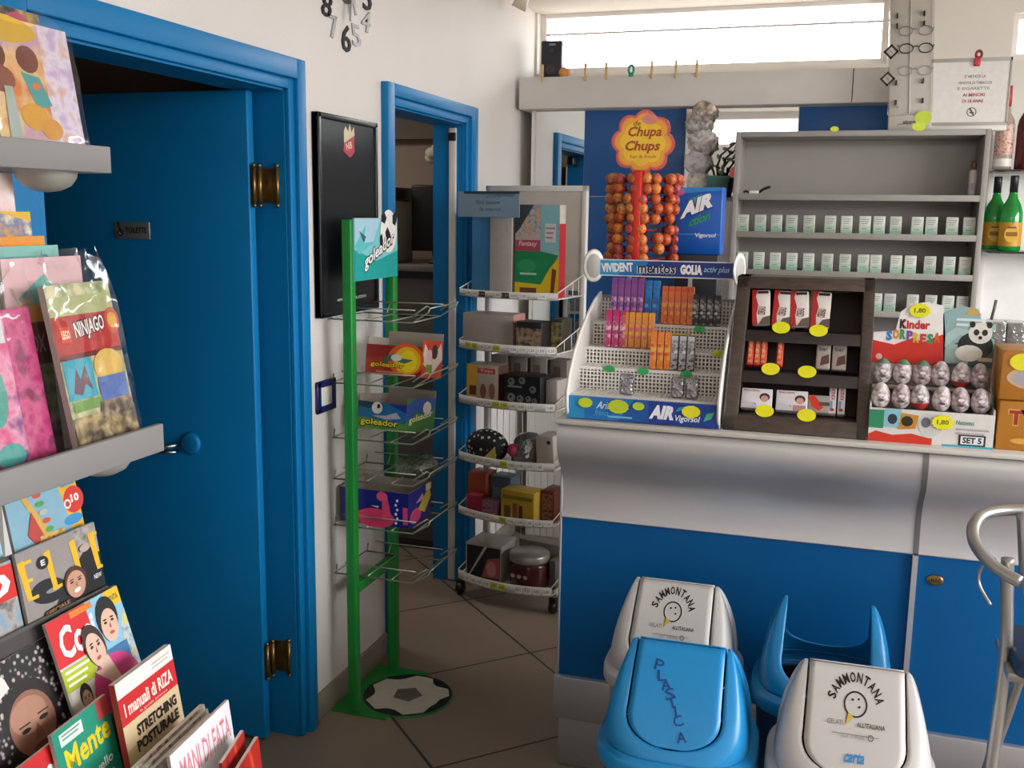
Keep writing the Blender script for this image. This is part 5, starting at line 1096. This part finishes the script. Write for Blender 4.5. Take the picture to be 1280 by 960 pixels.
# ------------------------------------------------------------------ magazine rack by the first door
MR = thing('magazine_rack', 'light grey magazine rack with lipped shelves and stepped tiers beside the open door', 'rack', (-1.3, 1.0, 0))
def mr(m, nm, **k): return m.build(nm, MR, loc=(1.3, -1.0, 0), **k)
m = MB()
m.box(-1.545, .45, 0, -1.52, 1.5, 2.3, LGREY, .003); mr(m, 'back_panel')
def lipshelf(X, z0, z1, y1, nm):
    m = MB(); m.box(-1.52, .45, z0 + .004, X, y1, z0 + .016, LGREY, .001); m.box(X - .004, .45, z0, X + .008, y1, z1, mat('lip_grey', '#868584', .5, var=.02), .002)
    m.box(-1.52, y1 - .006, z0, X, y1, z0 + .03, LGREY, .001)
    mr(m, nm)
    m = MB(); m.lathe([(.052, 0), (.05, -.014), (.04, -.028), (.022, -.037), (0, -.04)], mat('dome_grey', '#98968f', .35), 24, Matrix.Translation((X - .07, y1 - .075, z0 + .004)), cap=False); mr(m, 'under_dome')
lipshelf(-1.268, 1.742, 1.789, 1.545, 'upper_shelf'); lipshelf(-1.182, 1.236, 1.288, 1.545, 'middle_shelf')
TR_ = mat('tier_dark', '#3a3735', .5)
# stepped tier fronts: a slanted board whose top edge holds the magazines behind it
for X, zt_, zb, tl in ((-1.306, 1.093, .90, 8), (-1.267, .978, .805, 10), (-1.174, .795, .69, 17), (-1.070, .63, .485, 17), (-.885, .56, .48, 5)):
    D_ = (zt_ - zb) * math.tan(R(tl)); m = MB(); m.add([(X, .45, zt_), (X, 1.50, zt_), (X + D_, 1.50, zb), (X + D_, .45, zb), (X - .004, .45, zt_), (X - .004, 1.50, zt_), (X + D_ - .004, 1.50, zb), (X + D_ - .004, .45, zb)], [(0, 3, 2, 1), (4, 5, 6, 7), (0, 1, 5, 4), (2, 3, 7, 6), (1, 2, 6, 5), (3, 0, 4, 7)], TR_)
    m.box(X - .005, .45, zt_ - .004, X + .001, 1.485, zt_ + .004, mat('tier_edge', '#5a5754', .4), .001)
    m.box(-1.52, .45, zb, X + D_, 1.50, zb + .006, TR_); mr(m, 'tier')
m = MB(); m.box(-1.52, .45, 0, -.92, 1.49, .47, GREY, .004); mr(m, 'plinth')
SLV = film('clear_sleeve', .11, .10, .6, 10)
def mag(name, label, TRp, W, H, leanp, yawp, T=.006, draw=None, sleeve=0, group=None, cat='magazine', side=None, vis=None):
    u = V((-math.sin(R(yawp)), math.cos(R(yawp)), 0)); nh = V((u.y, -u.x, 0)); upv = V((0, 0, math.cos(R(leanp)))) - nh * math.sin(R(leanp)); bk = upv.cross(u)
    H = (TRp[2] - H - .002) / math.cos(R(leanp)); o = V(TRp) - u * W - upv * H
    m = MB(); m.box(0, 0, 0, W, T, H, PAPER, 0, None, {2: ink('#d6d0c8'), 3: ink('#c9c3bb'), 0: ink(side or '#a39d95')})
    vis = vis or H; f = Fr(m, (0, 0, H - vis), (1, 0, 0), (0, 0, 1), W, vis)
    if draw: draw(f)
    ob = m.build(name); ob.matrix_basis = Matrix(((u.x, bk.x, upv.x, o.x), (u.y, bk.y, upv.y, o.y), (u.z, bk.z, upv.z, o.z), (0, 0, 0, 1)))
    tag(ob, label, cat, group)
    if sleeve:
        s_ = MB(); n = 10; rr = random.Random(hash(label) % 1000 if False else len(label)); vs = []; fs = []
        for j in range(n + 1):
            for i in range(n + 1):
                x = -.008 + (W + .016) * i / n; z = .0 + (H + sleeve) * j / n
                over = max(0, (z - H) / sleeve)
                vs.append((x + rr.uniform(-.006, .006) * over, -.003 - rr.uniform(0, .004) - over * rr.uniform(-.03, .01), z + rr.uniform(-.02, .015) * over))
        fs = [(j * (n + 1) + i, j * (n + 1) + i + 1, (j + 1) * (n + 1) + i + 1, (j + 1) * (n + 1) + i) for j in range(n) for i in range(n)]
        s_.add(vs, fs, SLV, True); s_.build('plastic_sleeve', ob)
    return ob
def face(f, x, y, rx, ry, skin, hair, hs=1.25, up_=.35, rot=0, dark='#2a1c18', smile=False):
    f.ell(x, y + ry * up_, rx * hs, ry * hs, hair, 20, rot); f.ell(x, y - ry * .05, rx, ry, skin, 20, rot)
    for s in (-1, 1): f.ell(x + s * rx * .42, y + ry * .18, rx * .2, ry * .08, dark, 10, rot); f.ell(x + s * rx * .42, y + ry * .36, rx * .26, ry * .05, hair, 8, rot)
    f.poly([(x - rx * .12, y - ry * .2), (x + rx * .12, y - ry * .2), (x + rx * .05, y + ry * .15)], '#8a5a48')
    f.ell(x, y - ry * .5, rx * (.36 if smile else .3), ry * (.16 if smile else .1), '#efe6e0' if smile else '#a8504c', 12, rot)
def d_ninja(f):
    f.rect(0, 0, 1, 1, photo('#7a8a4a', '#a8b08a', '#d8d0a8', 30)); f.rect(0, .82, 1, .93, '#a9b07a'); f.rect(0, .6, 1, .82, '#b3201f'); f.rect(0, .57, 1, .6, '#6a1614')
    f.rect(.1, .67, .24, .76, '#d84a2a'); f.text('LEGO', .11, .69, .12, .05, '#f4e6c8', bold=.04); f.text('NINJAGO', .3, .655, .5, .13, '#1a1416', bold=.1, rise=.03); f.text('NINJAGO', .31, .66, .48, .115, '#f0ece8', bold=.02, rise=.03)
    f.ell(.93, .76, .12, .08, '#c04a2a', 12); f.ell(.93, .76, .08, .05, '#d8a03a', 12)
    f.rect(.02, .34, .46, .57, '#3fa6bc'); f.poly([(.1, .38), (.2, .52), (.24, .45), (.34, .53), (.4, .38), (.3, .42), (.22, .36)], '#6a4a58')
    f.ell(.72, .5, .24, .1, '#d8b45a', 16); f.rect(.5, .3, .96, .44, '#5a76b4'); f.rect(.05, .27, .5, .33, '#7aa05a'); f.rect(0, 0, 1, .24, photo('#4a3a34', '#8a7a5a', '#c0a878', 40)); f.rect(.45, .2, .98, .3, photo('#3a3430', '#6a6258', '#b09a80', 40))
mag('kids_magazine', 'red bannered toy comic in a clear sleeve at the end of the middle shelf', (-1.267, 1.525, 1.551), .170, 1.254, 10.5, 4, .012, d_ninja, .06)
def d_green(f): f.rect(0, 0, 1, 1, photo('#3a5a34', '#6a8a5a', '#b0b08a', 40)); f.rect(0, .9, 1, 1, '#d8a02a'); f.rect(0, .62, 1, .9, '#5a2024'); f.text('SEX', .25, .7, .6, .12, '#b0a0a0', bold=.02) if False else f.text('FOX', .25, .7, .6, .12, '#b0a0a0', bold=.02); f.rect(0, .1, 1, .3, photo('#2a2a2c', '#6a6a64', '#9a9a94', 40)); f.rect(0, 0, 1, .12, '#6f6a6c')
mag('kids_magazine', 'narrow visible edge of a dark green comic left of the red bannered comic', (-1.296, 1.402, 1.513), .07, 1.254, 5, 0, .008, d_green, .03)
def d_pink(f): f.rect(0, 0, 1, 1, photo('#d84a86', '#e6a0bc', '#8a4a8a', 22)); f.rect(.72, 0, 1, 1, photo('#b0286a', '#d0508a', '#8a2a5a', 30)); f.ell(.3, .62, .3, .16, '#d8b8a8', 16); f.ell(.25, .25, .2, .14, '#c07a4a', 14); f.ell(.55, .12, .14, .08, '#4aa6a0', 12); f.ell(.5, .5, .12, .2, '#5aa69a', 12); f.rect(.0, .8, .7, 1, '#cfd8d8')
mag('kids_magazine', 'pink glittery toy magazine in a clear sleeve at the left of the middle shelf', (-1.279, 1.345, 1.517), .22, 1.254, 9, 3, .016, d_pink, .07)
def d_white(f): f.rect(0, 0, 1, 1, '#dfb8bc'); f.rect(0, 0, 1, .7, '#e2d4d2'); f.poly([(.15, .8), (.5, .92), (.6, .84), (.3, .72)], '#6ab0a4'); f.text('fiabe', .18, .7, .45, .1, '#d89a3a', bold=.03); f.ell(.8, .8, .08, .05, '#c88a9a', 10)
mag('kids_magazine', 'pale pink children magazine standing behind the red bannered comic', (-1.312, 1.512, 1.595), .185, 1.254, 3, 0, .006, d_white)
def d_teal(f): f.rect(0, 0, 1, 1, '#7fb8b0'); f.rect(.1, .86, .7, .95, '#5fa09c'); f.ell(.8, .9, .1, .06, '#4a8a94', 10)
mag('kids_magazine', 'teal covered magazine behind the pale pink one on the middle shelf', (-1.341, 1.49, 1.614), .18, 1.254, 3, 0, .006, d_teal)
def d_redm(f): f.rect(0, 0, 1, 1, '#c23a24'); f.poly([(.2, 1), (.9, .9), (1, .95), (1, 1)], '#e0902a'); f.text('NUMERO', .1, .84, .8, .07, '#e8d8c8', bold=.03); f.rect(0, .6, 1, .82, photo('#d8c8b8', '#b86a5a', '#e8e0d8', 40))
mag('kids_magazine', 'red magazine peeping over the teal one on the middle shelf', (-1.356, 1.475, 1.630), .19, 1.254, 3, 0, .006, d_redm)
def d_mix(f): f.rect(0, 0, 1, 1, photo('#d8a03a', '#6a7aa0', '#e8d8b0', 30)); f.poly([(0, .86), (.6, 1), (1, .96), (1, 1), (0, 1)], '#e0b02a')
mag('kids_magazine', 'yellow and blue rainbow magazine further back over the red one on the middle shelf', (-1.370, 1.46, 1.672), .2, 1.254, 3, 0, .006, d_mix)
def d_pale(f): f.rect(0, 0, 1, 1, photo('#e0a0a0', '#ecd0cc', '#f2eae6', 14))
mag('kids_magazine', 'pale pink sleeve pack standing tallest at the back left of the middle shelf', (-1.390, 1.445, 1.738), .2, 1.254, 3, 0, .006, d_pale)
def d_doll(f): f.rect(0, 0, 1, 1, photo('#c8b8c4', '#e4dad8', '#a8a4b8', 18)); f.text('AMICHE', .1, .75, .8, .1, '#b04a6a', bold=.02); f.rect(0, 0, 1, .5, photo('#b03a6a', '#d8a0b0', '#7a6a70', 20))
mag('kids_magazine', 'white and pink magazine in crumpled film behind the pink glittery one', (-1.322, 1.335, 1.585), .2, 1.254, 3, 0, .006, d_doll, .05)
def d_top(f):
    f.rect(0, 0, 1, 1, photo('#d8803a', '#e8c890', '#c8a0b4', 14)); f.rect(.72, 0, 1, 1, photo('#c8b0d0', '#e4dcec', '#d8b0a8', 30)); f.ell(.4, .92, .3, .1, '#d8b03a', 14); f.ell(.58, .72, .1, .1, '#7a4030', 14); f.ell(.3, .72, .09, .1, '#6a3a2c', 14); f.ell(.3, .55, .14, .1, '#8a4a34', 14); f.poly([(.5, .62), (.66, .6), (.74, .4), (.6, .36)], '#4aa0a0'); f.ell(.62, .53, .04, .03, '#e0784a', 8)
    f.ell(.56, .3, .12, .1, '#d8a030', 14); f.ell(.7, .22, .1, .08, '#d89a3a', 12); f.rect(.02, .1, .22, .24, '#3a4a94'); f.ell(.75, .06, .12, .07, '#e0762a', 14); f.poly([(.3, 0), (.42, 0), (.4, .5), (.33, .5)], '#a8b8b0')
mag('kids_magazine', 'orange and lilac comic pack on the upper grey shelf', (-1.324, 1.52, 1.985), .26, 1.760, 8.5, 2.5, .014, d_top, .015)
def d_top2(f): f.rect(0, 0, 1, 1, photo('#3a3430', '#8a7a5a', '#c8a04a', 30)); f.ell(.8, .9, .1, .08, '#c84a7a', 12); f.rect(0, .85, .7, .98, '#5a4a44')
mag('kids_magazine', 'dark comic with a pink dot peeping over the orange pack on the upper shelf', (-1.362, 1.50, 2.012), .27, 1.760, 7, 2.5, .008, d_top2)
def d_A(f):
    f.rect(0, 0, 1, 1, '#7fa8bc'); f.poly([(.72, 1), (1, 1), (1, 0), (.86, 0)], '#dca82a'); f.ell(.92, .66, .15, .2, '#c8322c', 22); f.ring(.82, .62, .07, .025, '#f0e4e0'); f.text('10', .88, .62, .12, .12, '#f0e4e0', bold=.04); f.ell(.86, .38, .14, .08, '#3a8ac0', 14)
    f.text('GIOCO', .76, .88, .22, .08, '#3a90cc', bold=.06); f.poly([(.18, 1), (.25, 1), (.52, .3), (.42, .3)], '#c8a24a')
    for k in range(5): f.ell(.42 + .02 * k, .9 - .13 * k, .06, .04, ['#c84a3a', '#4a9a4a', '#b0b0a8'][k % 3], 10)
    f.poly([(.2, .4), (.3, .7), (.4, .35), (.3, .2)], '#b0403a'); f.rect(.35, .2, .7, .32, photo('#b07a3a', '#d8b86a', '#a04a3a', 40))
mag('magazine', 'blue and yellow game magazine with a round red badge under the middle shelf', (-1.336, 1.49, 1.188), .175, .908, 10, 2, .006, d_A, vis=0.125)
def d_A2(f): f.rect(0, 0, 1, 1, photo('#6aa8c0', '#a8d0dc', '#4a7a9a', 18))
mag('magazine', 'pale blue magazine left of the game magazine in the top tier', (-1.340, 1.30, 1.184), .18, .908, 10, 2, .006, d_A2)
def d_B(f):
    f.rect(0, 0, 1, 1, '#8f8886'); f.rect(.72, .35, 1, 1, photo('#8a8480', '#a8a09c', '#6a6460', 40))
    f.poly([(.36, .22), (.52, .5), (.72, .62), (.85, .75), (1, .6), (1, 0), (.1, 0), (.2, .2)], '#131316'); f.ell(.3, .42, .22, .15, '#17171a', 18, -8); f.ell(.36, .41, .1, .03, '#8a8a8a', 12)
    for x in (.0, .31, .63, .88): f.poly([(x, .86 + .02), (x + .075, .9), (x + .10, .42), (x + .045, .4)], '#dfae22')
    f.rect(.03, .84, .16, .88, '#dfae22'); f.rect(.04, .62, .14, .66, '#dfae22'); f.rect(.06, .4, .17, .44, '#dfae22'); f.rect(.34, .4, .46, .44, '#dfae22'); f.rect(.66, .4, .76, .44, '#dfae22'); f.rect(.9, .84, 1, .88, '#dfae22'); f.rect(.9, .62, .99, .66, '#dfae22'); f.rect(.92, .4, 1, .44, '#dfae22')
    f.ell(.28, .78, .07, .08, '#141416', 14); f.text('E', .255, .745, .05, .07, '#d8d4d0', bold=.04)
    face(f, .62, .36, .12, .17, '#c09078', '#4a2c24', 1.18, .12, 6, '#3a2018', True); f.ell(.47, .16, .12, .06, '#131316', 10); f.text('SPECIALE', .2, .14, .3, .05, '#a8743a', bold=.01, rise=.02); f.text('MODA', .3, .07, .18, .05, '#a8743a', bold=.01); f.ell(.8, .74, .07, .05, '#b09a90', 10); f.text('NEW', .85, .3, .1, .06, '#d8d8d8', bold=.02)
mag('magazine', 'grey fashion magazine with tall yellow title letters in the second tier', (-1.297, 1.49, 1.101), .196, .813, 9, 1, .007, d_B, vis=0.145)
def d_B2(f): f.rect(0, 0, 1, 1, photo('#4a4a50', '#a8a09a', '#7a9ab0', 30)); f.rect(0, .58, 1, .97, '#c8261e'); f.text('NIO', .1, .63, .85, .28, '#f2efec', bold=.05); f.rect(0, 0, .4, .5, '#b08a4a')
mag('magazine', 'red titled magazine with white capitals left of the yellow lettered one', (-1.297, 1.288, 1.094), .18, .813, 9, 1, .007, d_B2, vis=0.15)
def d_C(f):
    f.rect(0, 0, 1, 1, '#c4c4c0'); f.rect(0, .62, .62, 1, '#c8242a'); f.rect(.52, .2, 1, 1, '#86b8d4'); f.poly([(.78, .86), (1, .86), (1, 1), (.78, 1)], '#d8b41e'); f.text('NOVITA', .81, .9, .16, .05, '#4a3a10', bold=.02)
    f.text('Cosi', .07, .66, .48, .26, '#f2eceb', bold=.03, shear=.1); f.rect(.3, .94, .6, .99, '#d87a2a')
    f.poly([(.82, .2), (1, .2), (1, .8), (.9, .7)], photo('#d0c060', '#b0c0c8', '#6a8a9a', 50)); f.rect(0, .42, .42, .6, '#a8b82c'); f.lines(.04, .36, .56, 3, .05, .02, '#f0f2d8'); f.rect(.02, .2, .36, .42, '#d6d2cc'); face(f, .2, .3, .06, .08, '#c8a08a', '#2a2220', 1.3)
    f.rect(0, .06, .3, .2, '#d89a24'); f.text('ricette', .04, .1, .2, .06, '#f4ecd8', bold=.02); f.rect(.55, .2, .9, .55, '#3a6f9c')
    face(f, .74, .74, .115, .14, '#d8b09a', '#17161a', 1.25, .45, -6); f.ell(.62, .22, .34, .3, '#c83a7a', 24); f.poly([(.42, .55), (.58, .56), (.72, .2), (.6, .16)], '#d8b8a6'); face(f, .47, .62, .11, .15, '#d8b4a0', '#3a2420', 1.2, .25, 14); f.poly([(.36, .46), (.5, .44), (.62, .3), (.5, .34)], '#d2b09c')
    f.rect(0, 0, .45, .06, photo('#5a3a30', '#a87a5a', '#2a2220', 60))
mag('magazine', 'gossip magazine with a red title and a couple in pink and blue', (-1.254, 1.49, .982), .192, .698, 17, 3, .006, d_C, vis=0.22)
def afro():
    m = mat('afro_print', '#1c1a1a', .45); nt = m.node_tree; b = nt.nodes['Principled BSDF']; vo = nt.nodes.new('ShaderNodeTexVoronoi'); vo.inputs['Scale'].default_value = 95
    tc = nt.nodes.new('ShaderNodeTexCoord'); nt.links.new(tc.outputs['Object'], vo.inputs['Vector']); r = nt.nodes.new('ShaderNodeValToRGB'); r.color_ramp.elements[0].color = lin('#b8aca8'); r.color_ramp.elements[1].color = lin('#1a1818'); r.color_ramp.elements[1].position = .42; r.color_ramp.elements[0].position = .2
    nt.links.new(vo.outputs['Distance'], r.inputs[0]); nt.links.new(r.outputs[0], b.inputs['Base Color']); return m
def d_C2(f):
    f.rect(0, 0, 1, 1, afro()); f.poly([(.0, .95), (.38, 1), (.48, .84), (.5, .74), (.3, .66), (0, .7)], '#d8d4d0'); f.ell(.25, .85, .1, .07, '#3a3636', 12); f.ell(.25, .85, .05, .04, '#cfcac6', 8); f.rect(.2, .74, .27, .8, '#3a3636')
    f.ell(.62, .42, .27, .33, '#1a1412', 24); f.ell(.61, .33, .235, .31, '#8a5f4e', 26); f.ell(.59, .42, .19, .17, '#a87c68', 20); f.ell(.52, .3, .05, .022, '#1a100e', 12); f.ell(.72, .33, .05, .022, '#1a100e', 12); f.rect(.46, .345, .58, .36, '#3a241c'); f.rect(.67, .375, .79, .39, '#3a241c'); f.poly([(.57, .17), (.68, .18), (.64, .32)], '#7a4c3c'); f.ell(.62, .1, .09, .035, '#6a3434', 14)
    f.rect(0, 0, .42, .07, '#cfcac4'); f.text('EDIZIONE', .04, .015, .32, .04, '#2a2828', bold=.02)
mag('magazine', 'magazine with a speckled black and white cover and a woman portrait in the third tier', (-1.260, 1.316, .952), .215, .698, 17, 4, .006, d_C2, vis=0.175)
def d_D3(f):
    f.rect(0, 0, 1, 1, '#cdb890'); f.rect(0, .86, 1, 1, '#e0dcd8'); f.lines(.62, .95, .94, 2, .035, .012, '#b8a8a4'); f.rect(0, .62, 1, .86, '#bf272b'); f.text('I manuali di RIZA', .07, .68, .86, .12, '#f2d8cc', bold=.03); f.text('la guida pratica', .3, .63, .5, .03, '#e8c0b4'); f.text('STRETCHING', .2, .46, .72, .1, '#241c16', bold=.05); f.text('POSTURALE', .16, .33, .76, .1, '#241c16', bold=.05)
    f.lines(.3, .8, .26, 3, .05, .018, '#a88a60'); f.rect(.62, .04, 1, .2, '#3a2c26'); f.ring(.2, .14, .1, .03, '#6a4c34', 16); f.poly([(.22, .06), (.45, .1), (.55, 0), (.2, 0)], '#6a4a38')
mag('booklet', 'beige exercise booklet with a red and white header at the front of the rack', (-1.140, 1.49, .882), .172, .498, 9, 5, .012, d_D3, 0, None, 'booklet', '#a02a24', vis=0.205)
def d_D2(f): f.rect(0, 0, 1, 1, '#1f8a72'); f.rect(.78, .84, 1, 1, '#b8484a'); f.text('Mente', .12, .62, .82, .2, '#d8c42a', bold=.03, rise=.05); f.rect(.1, .86, .5, .96, '#d0dcd4'); f.lines(.14, .46, .93, 2, .03, .012, '#5f8a80'); f.text('il cervello', .2, .44, .68, .08, '#dcece4', bold=.02, rise=.04); f.text('del futuro', .3, .33, .56, .08, '#dcece4', bold=.02, rise=.04); f.lines(.2, .9, .25, 3, .06, .02, '#6ab09c')
mag('magazine', 'green magazine with a yellow title left of the exercise booklet', (-1.161, 1.338, .851), .145, .498, 11, 6, .007, d_D2, vis=0.21)
def d_D1(f): f.rect(0, 0, 1, 1, '#bf2228'); f.ell(.32, .62, .2, .16, '#2a86b8', 20); f.text('50', .22, .57, .2, .1, '#e8f0f4', bold=.03); f.text('UO', .52, .66, .42, .22, '#f0e4e2', bold=.04); f.ell(.8, .5, .16, .16, '#7a3a30', 16); f.ell(.8, .48, .1, .11, '#c08a76', 14); f.rect(.2, .2, 1, .34, photo('#7a2a2a', '#c87a6a', '#3a2020', 40))
mag('magazine', 'red magazine with a blue dot at the lower left beside the green one', (-1.159, 1.215, .831), .15, .498, 13, 6, .006, d_D1, vis=0.23)
def d_fur(f): f.rect(0, 0, 1, 1, '#17151a'); f.ell(.6, .55, .4, .3, photo('#8a7a70', '#c0b0a4', '#5a4c48', 30), 24)
mag('magazine', 'black magazine with a furry beige picture at the bottom left corner', (-1.16, 1.10, .835), .16, .498, 16, 6, .006, d_fur, vis=0.23)
# folded papers and the craft magazine in the foremost tier
for k in range(3):
    mag('newspaper', f'folded grey newspaper in the foremost tier, {ORD[2 - k]} behind the craft magazine', (-1.062 + .013 * k, 1.478 - .008 * k, .782 - .003 * k), .24, .493, 10, 6, .009, (lambda f: (f.rect(0, .8, 1, 1, photo('#8a8680', '#b8b2a8', '#5f5a56', 60)), f.lines(.05, .9, .7, 5, .08, .03, '#77736e'))), 0, 'folded newspapers', 'newspaper', '#a8a298')
def d_E(f):
    f.rect(0, 0, 1, 1, '#dcd8dc'); f.text('MANI DI FATA', .12, .74, .84, .17, '#b84a5c', bold=.01); f.text('MANI DI FATA', .115, .745, .84, .17, '#d8909c', bold=-.01); f.ell(.62, .45, .16, .14, '#7a8a78', 12); f.ell(.5, .38, .1, .1, '#5a7a5a', 10); f.ell(.9, .5, .09, .06, '#a8705a', 10); f.rect(0, 0, 1, .2, '#b8b0b8')
mag('craft_magazine', 'white craft magazine with a pink thin lettered title at the front of the rack', (-1.008, 1.475, .801), .20, .488, 7, 6, .006, d_E, vis=0.25)
def d_F(f): f.rect(0, 0, 1, 1, '#a8241e'); f.poly([(.5, 1), (.6, 1), (.9, .4), (.8, .4)], '#c8442c'); f.text('OFFERTE', .3, .62, .6, .14, '#e8b8a8', bold=.03); f.poly([(0, .9), (.25, 1), (.2, .6)], '#7a1a18')
for k in range(2):
    mag('leaflet', f'dark red leaflet lowest in front of the craft magazine, {["rear", "front"][k]} one', (-.968 + .022 * k, 1.46 + .012 * k, .756 - .014 * k), .11, .493, 5, 14, .006, d_F, 0, 'red leaflets', 'leaflet', '#7a1a18')

# ------------------------------------------------------------------ daylight
def area(name, loc, rot, sx, sy, power, col=(1, 1, 1), spread=180):
    l = bpy.data.lights.new(name, 'AREA'); l.shape = 'RECTANGLE'; l.size = sx; l.size_y = sy; l.energy = power; l.color = col; l.spread = R(spread)
    o = bpy.data.objects.new(name, l); C.objects.link(o); o.location = loc; o.rotation_euler = rot; return o
def portal(*a_):
    o = area(*a_, 1); o.data.cycles.is_portal = True
portal('portal_strip_window', (-.70, 5.42, 2.55), (R(-90), 0, 0), 1.7, .32)
portal('portal_right_strip', (1.64, 5.42, 2.5), (R(-90), 0, 0), 1.93, .22)
portal('portal_shop_window', (3.24, 2.1, 1.81), (0, R(90), 0), 1.62, 3.8)
portal('portal_front_window', (.8, -.66, 2.515), (R(90), 0, 0), 4.4, .23)
area('office_fill_light', (-2.9, 4.0, 2.6), (0, 0, 0), .6, .6, 11, (1, .93, .85))  # added lamp without a fixture, lifts the dark office and slatted screen
wd = bpy.data.worlds.new('overcast_sky'); sc.world = wd; wd.use_nodes = True; nt = wd.node_tree; bg = nt.nodes['Background']
tc = nt.nodes.new('ShaderNodeTexCoord'); sx = nt.nodes.new('ShaderNodeSeparateXYZ'); rp_ = nt.nodes.new('ShaderNodeValToRGB')
nt.links.new(tc.outputs['Generated'], sx.inputs[0]); nt.links.new(sx.outputs['Z'], rp_.inputs[0]); nt.links.new(rp_.outputs[0], bg.inputs[0])
e = rp_.color_ramp.elements; e[0].position = 0; e[0].color = (.34, .32, .30, 1); e[1].position = .06; e[1].color = (.96, .98, 1, 1)
bg.inputs[1].default_value = 14.3
sc.view_settings.view_transform = 'Standard'; sc.view_settings.look = 'None'; sc.view_settings.gamma = 1; sc.view_settings.use_curve_mapping = False
sc.view_settings.exposure = 0
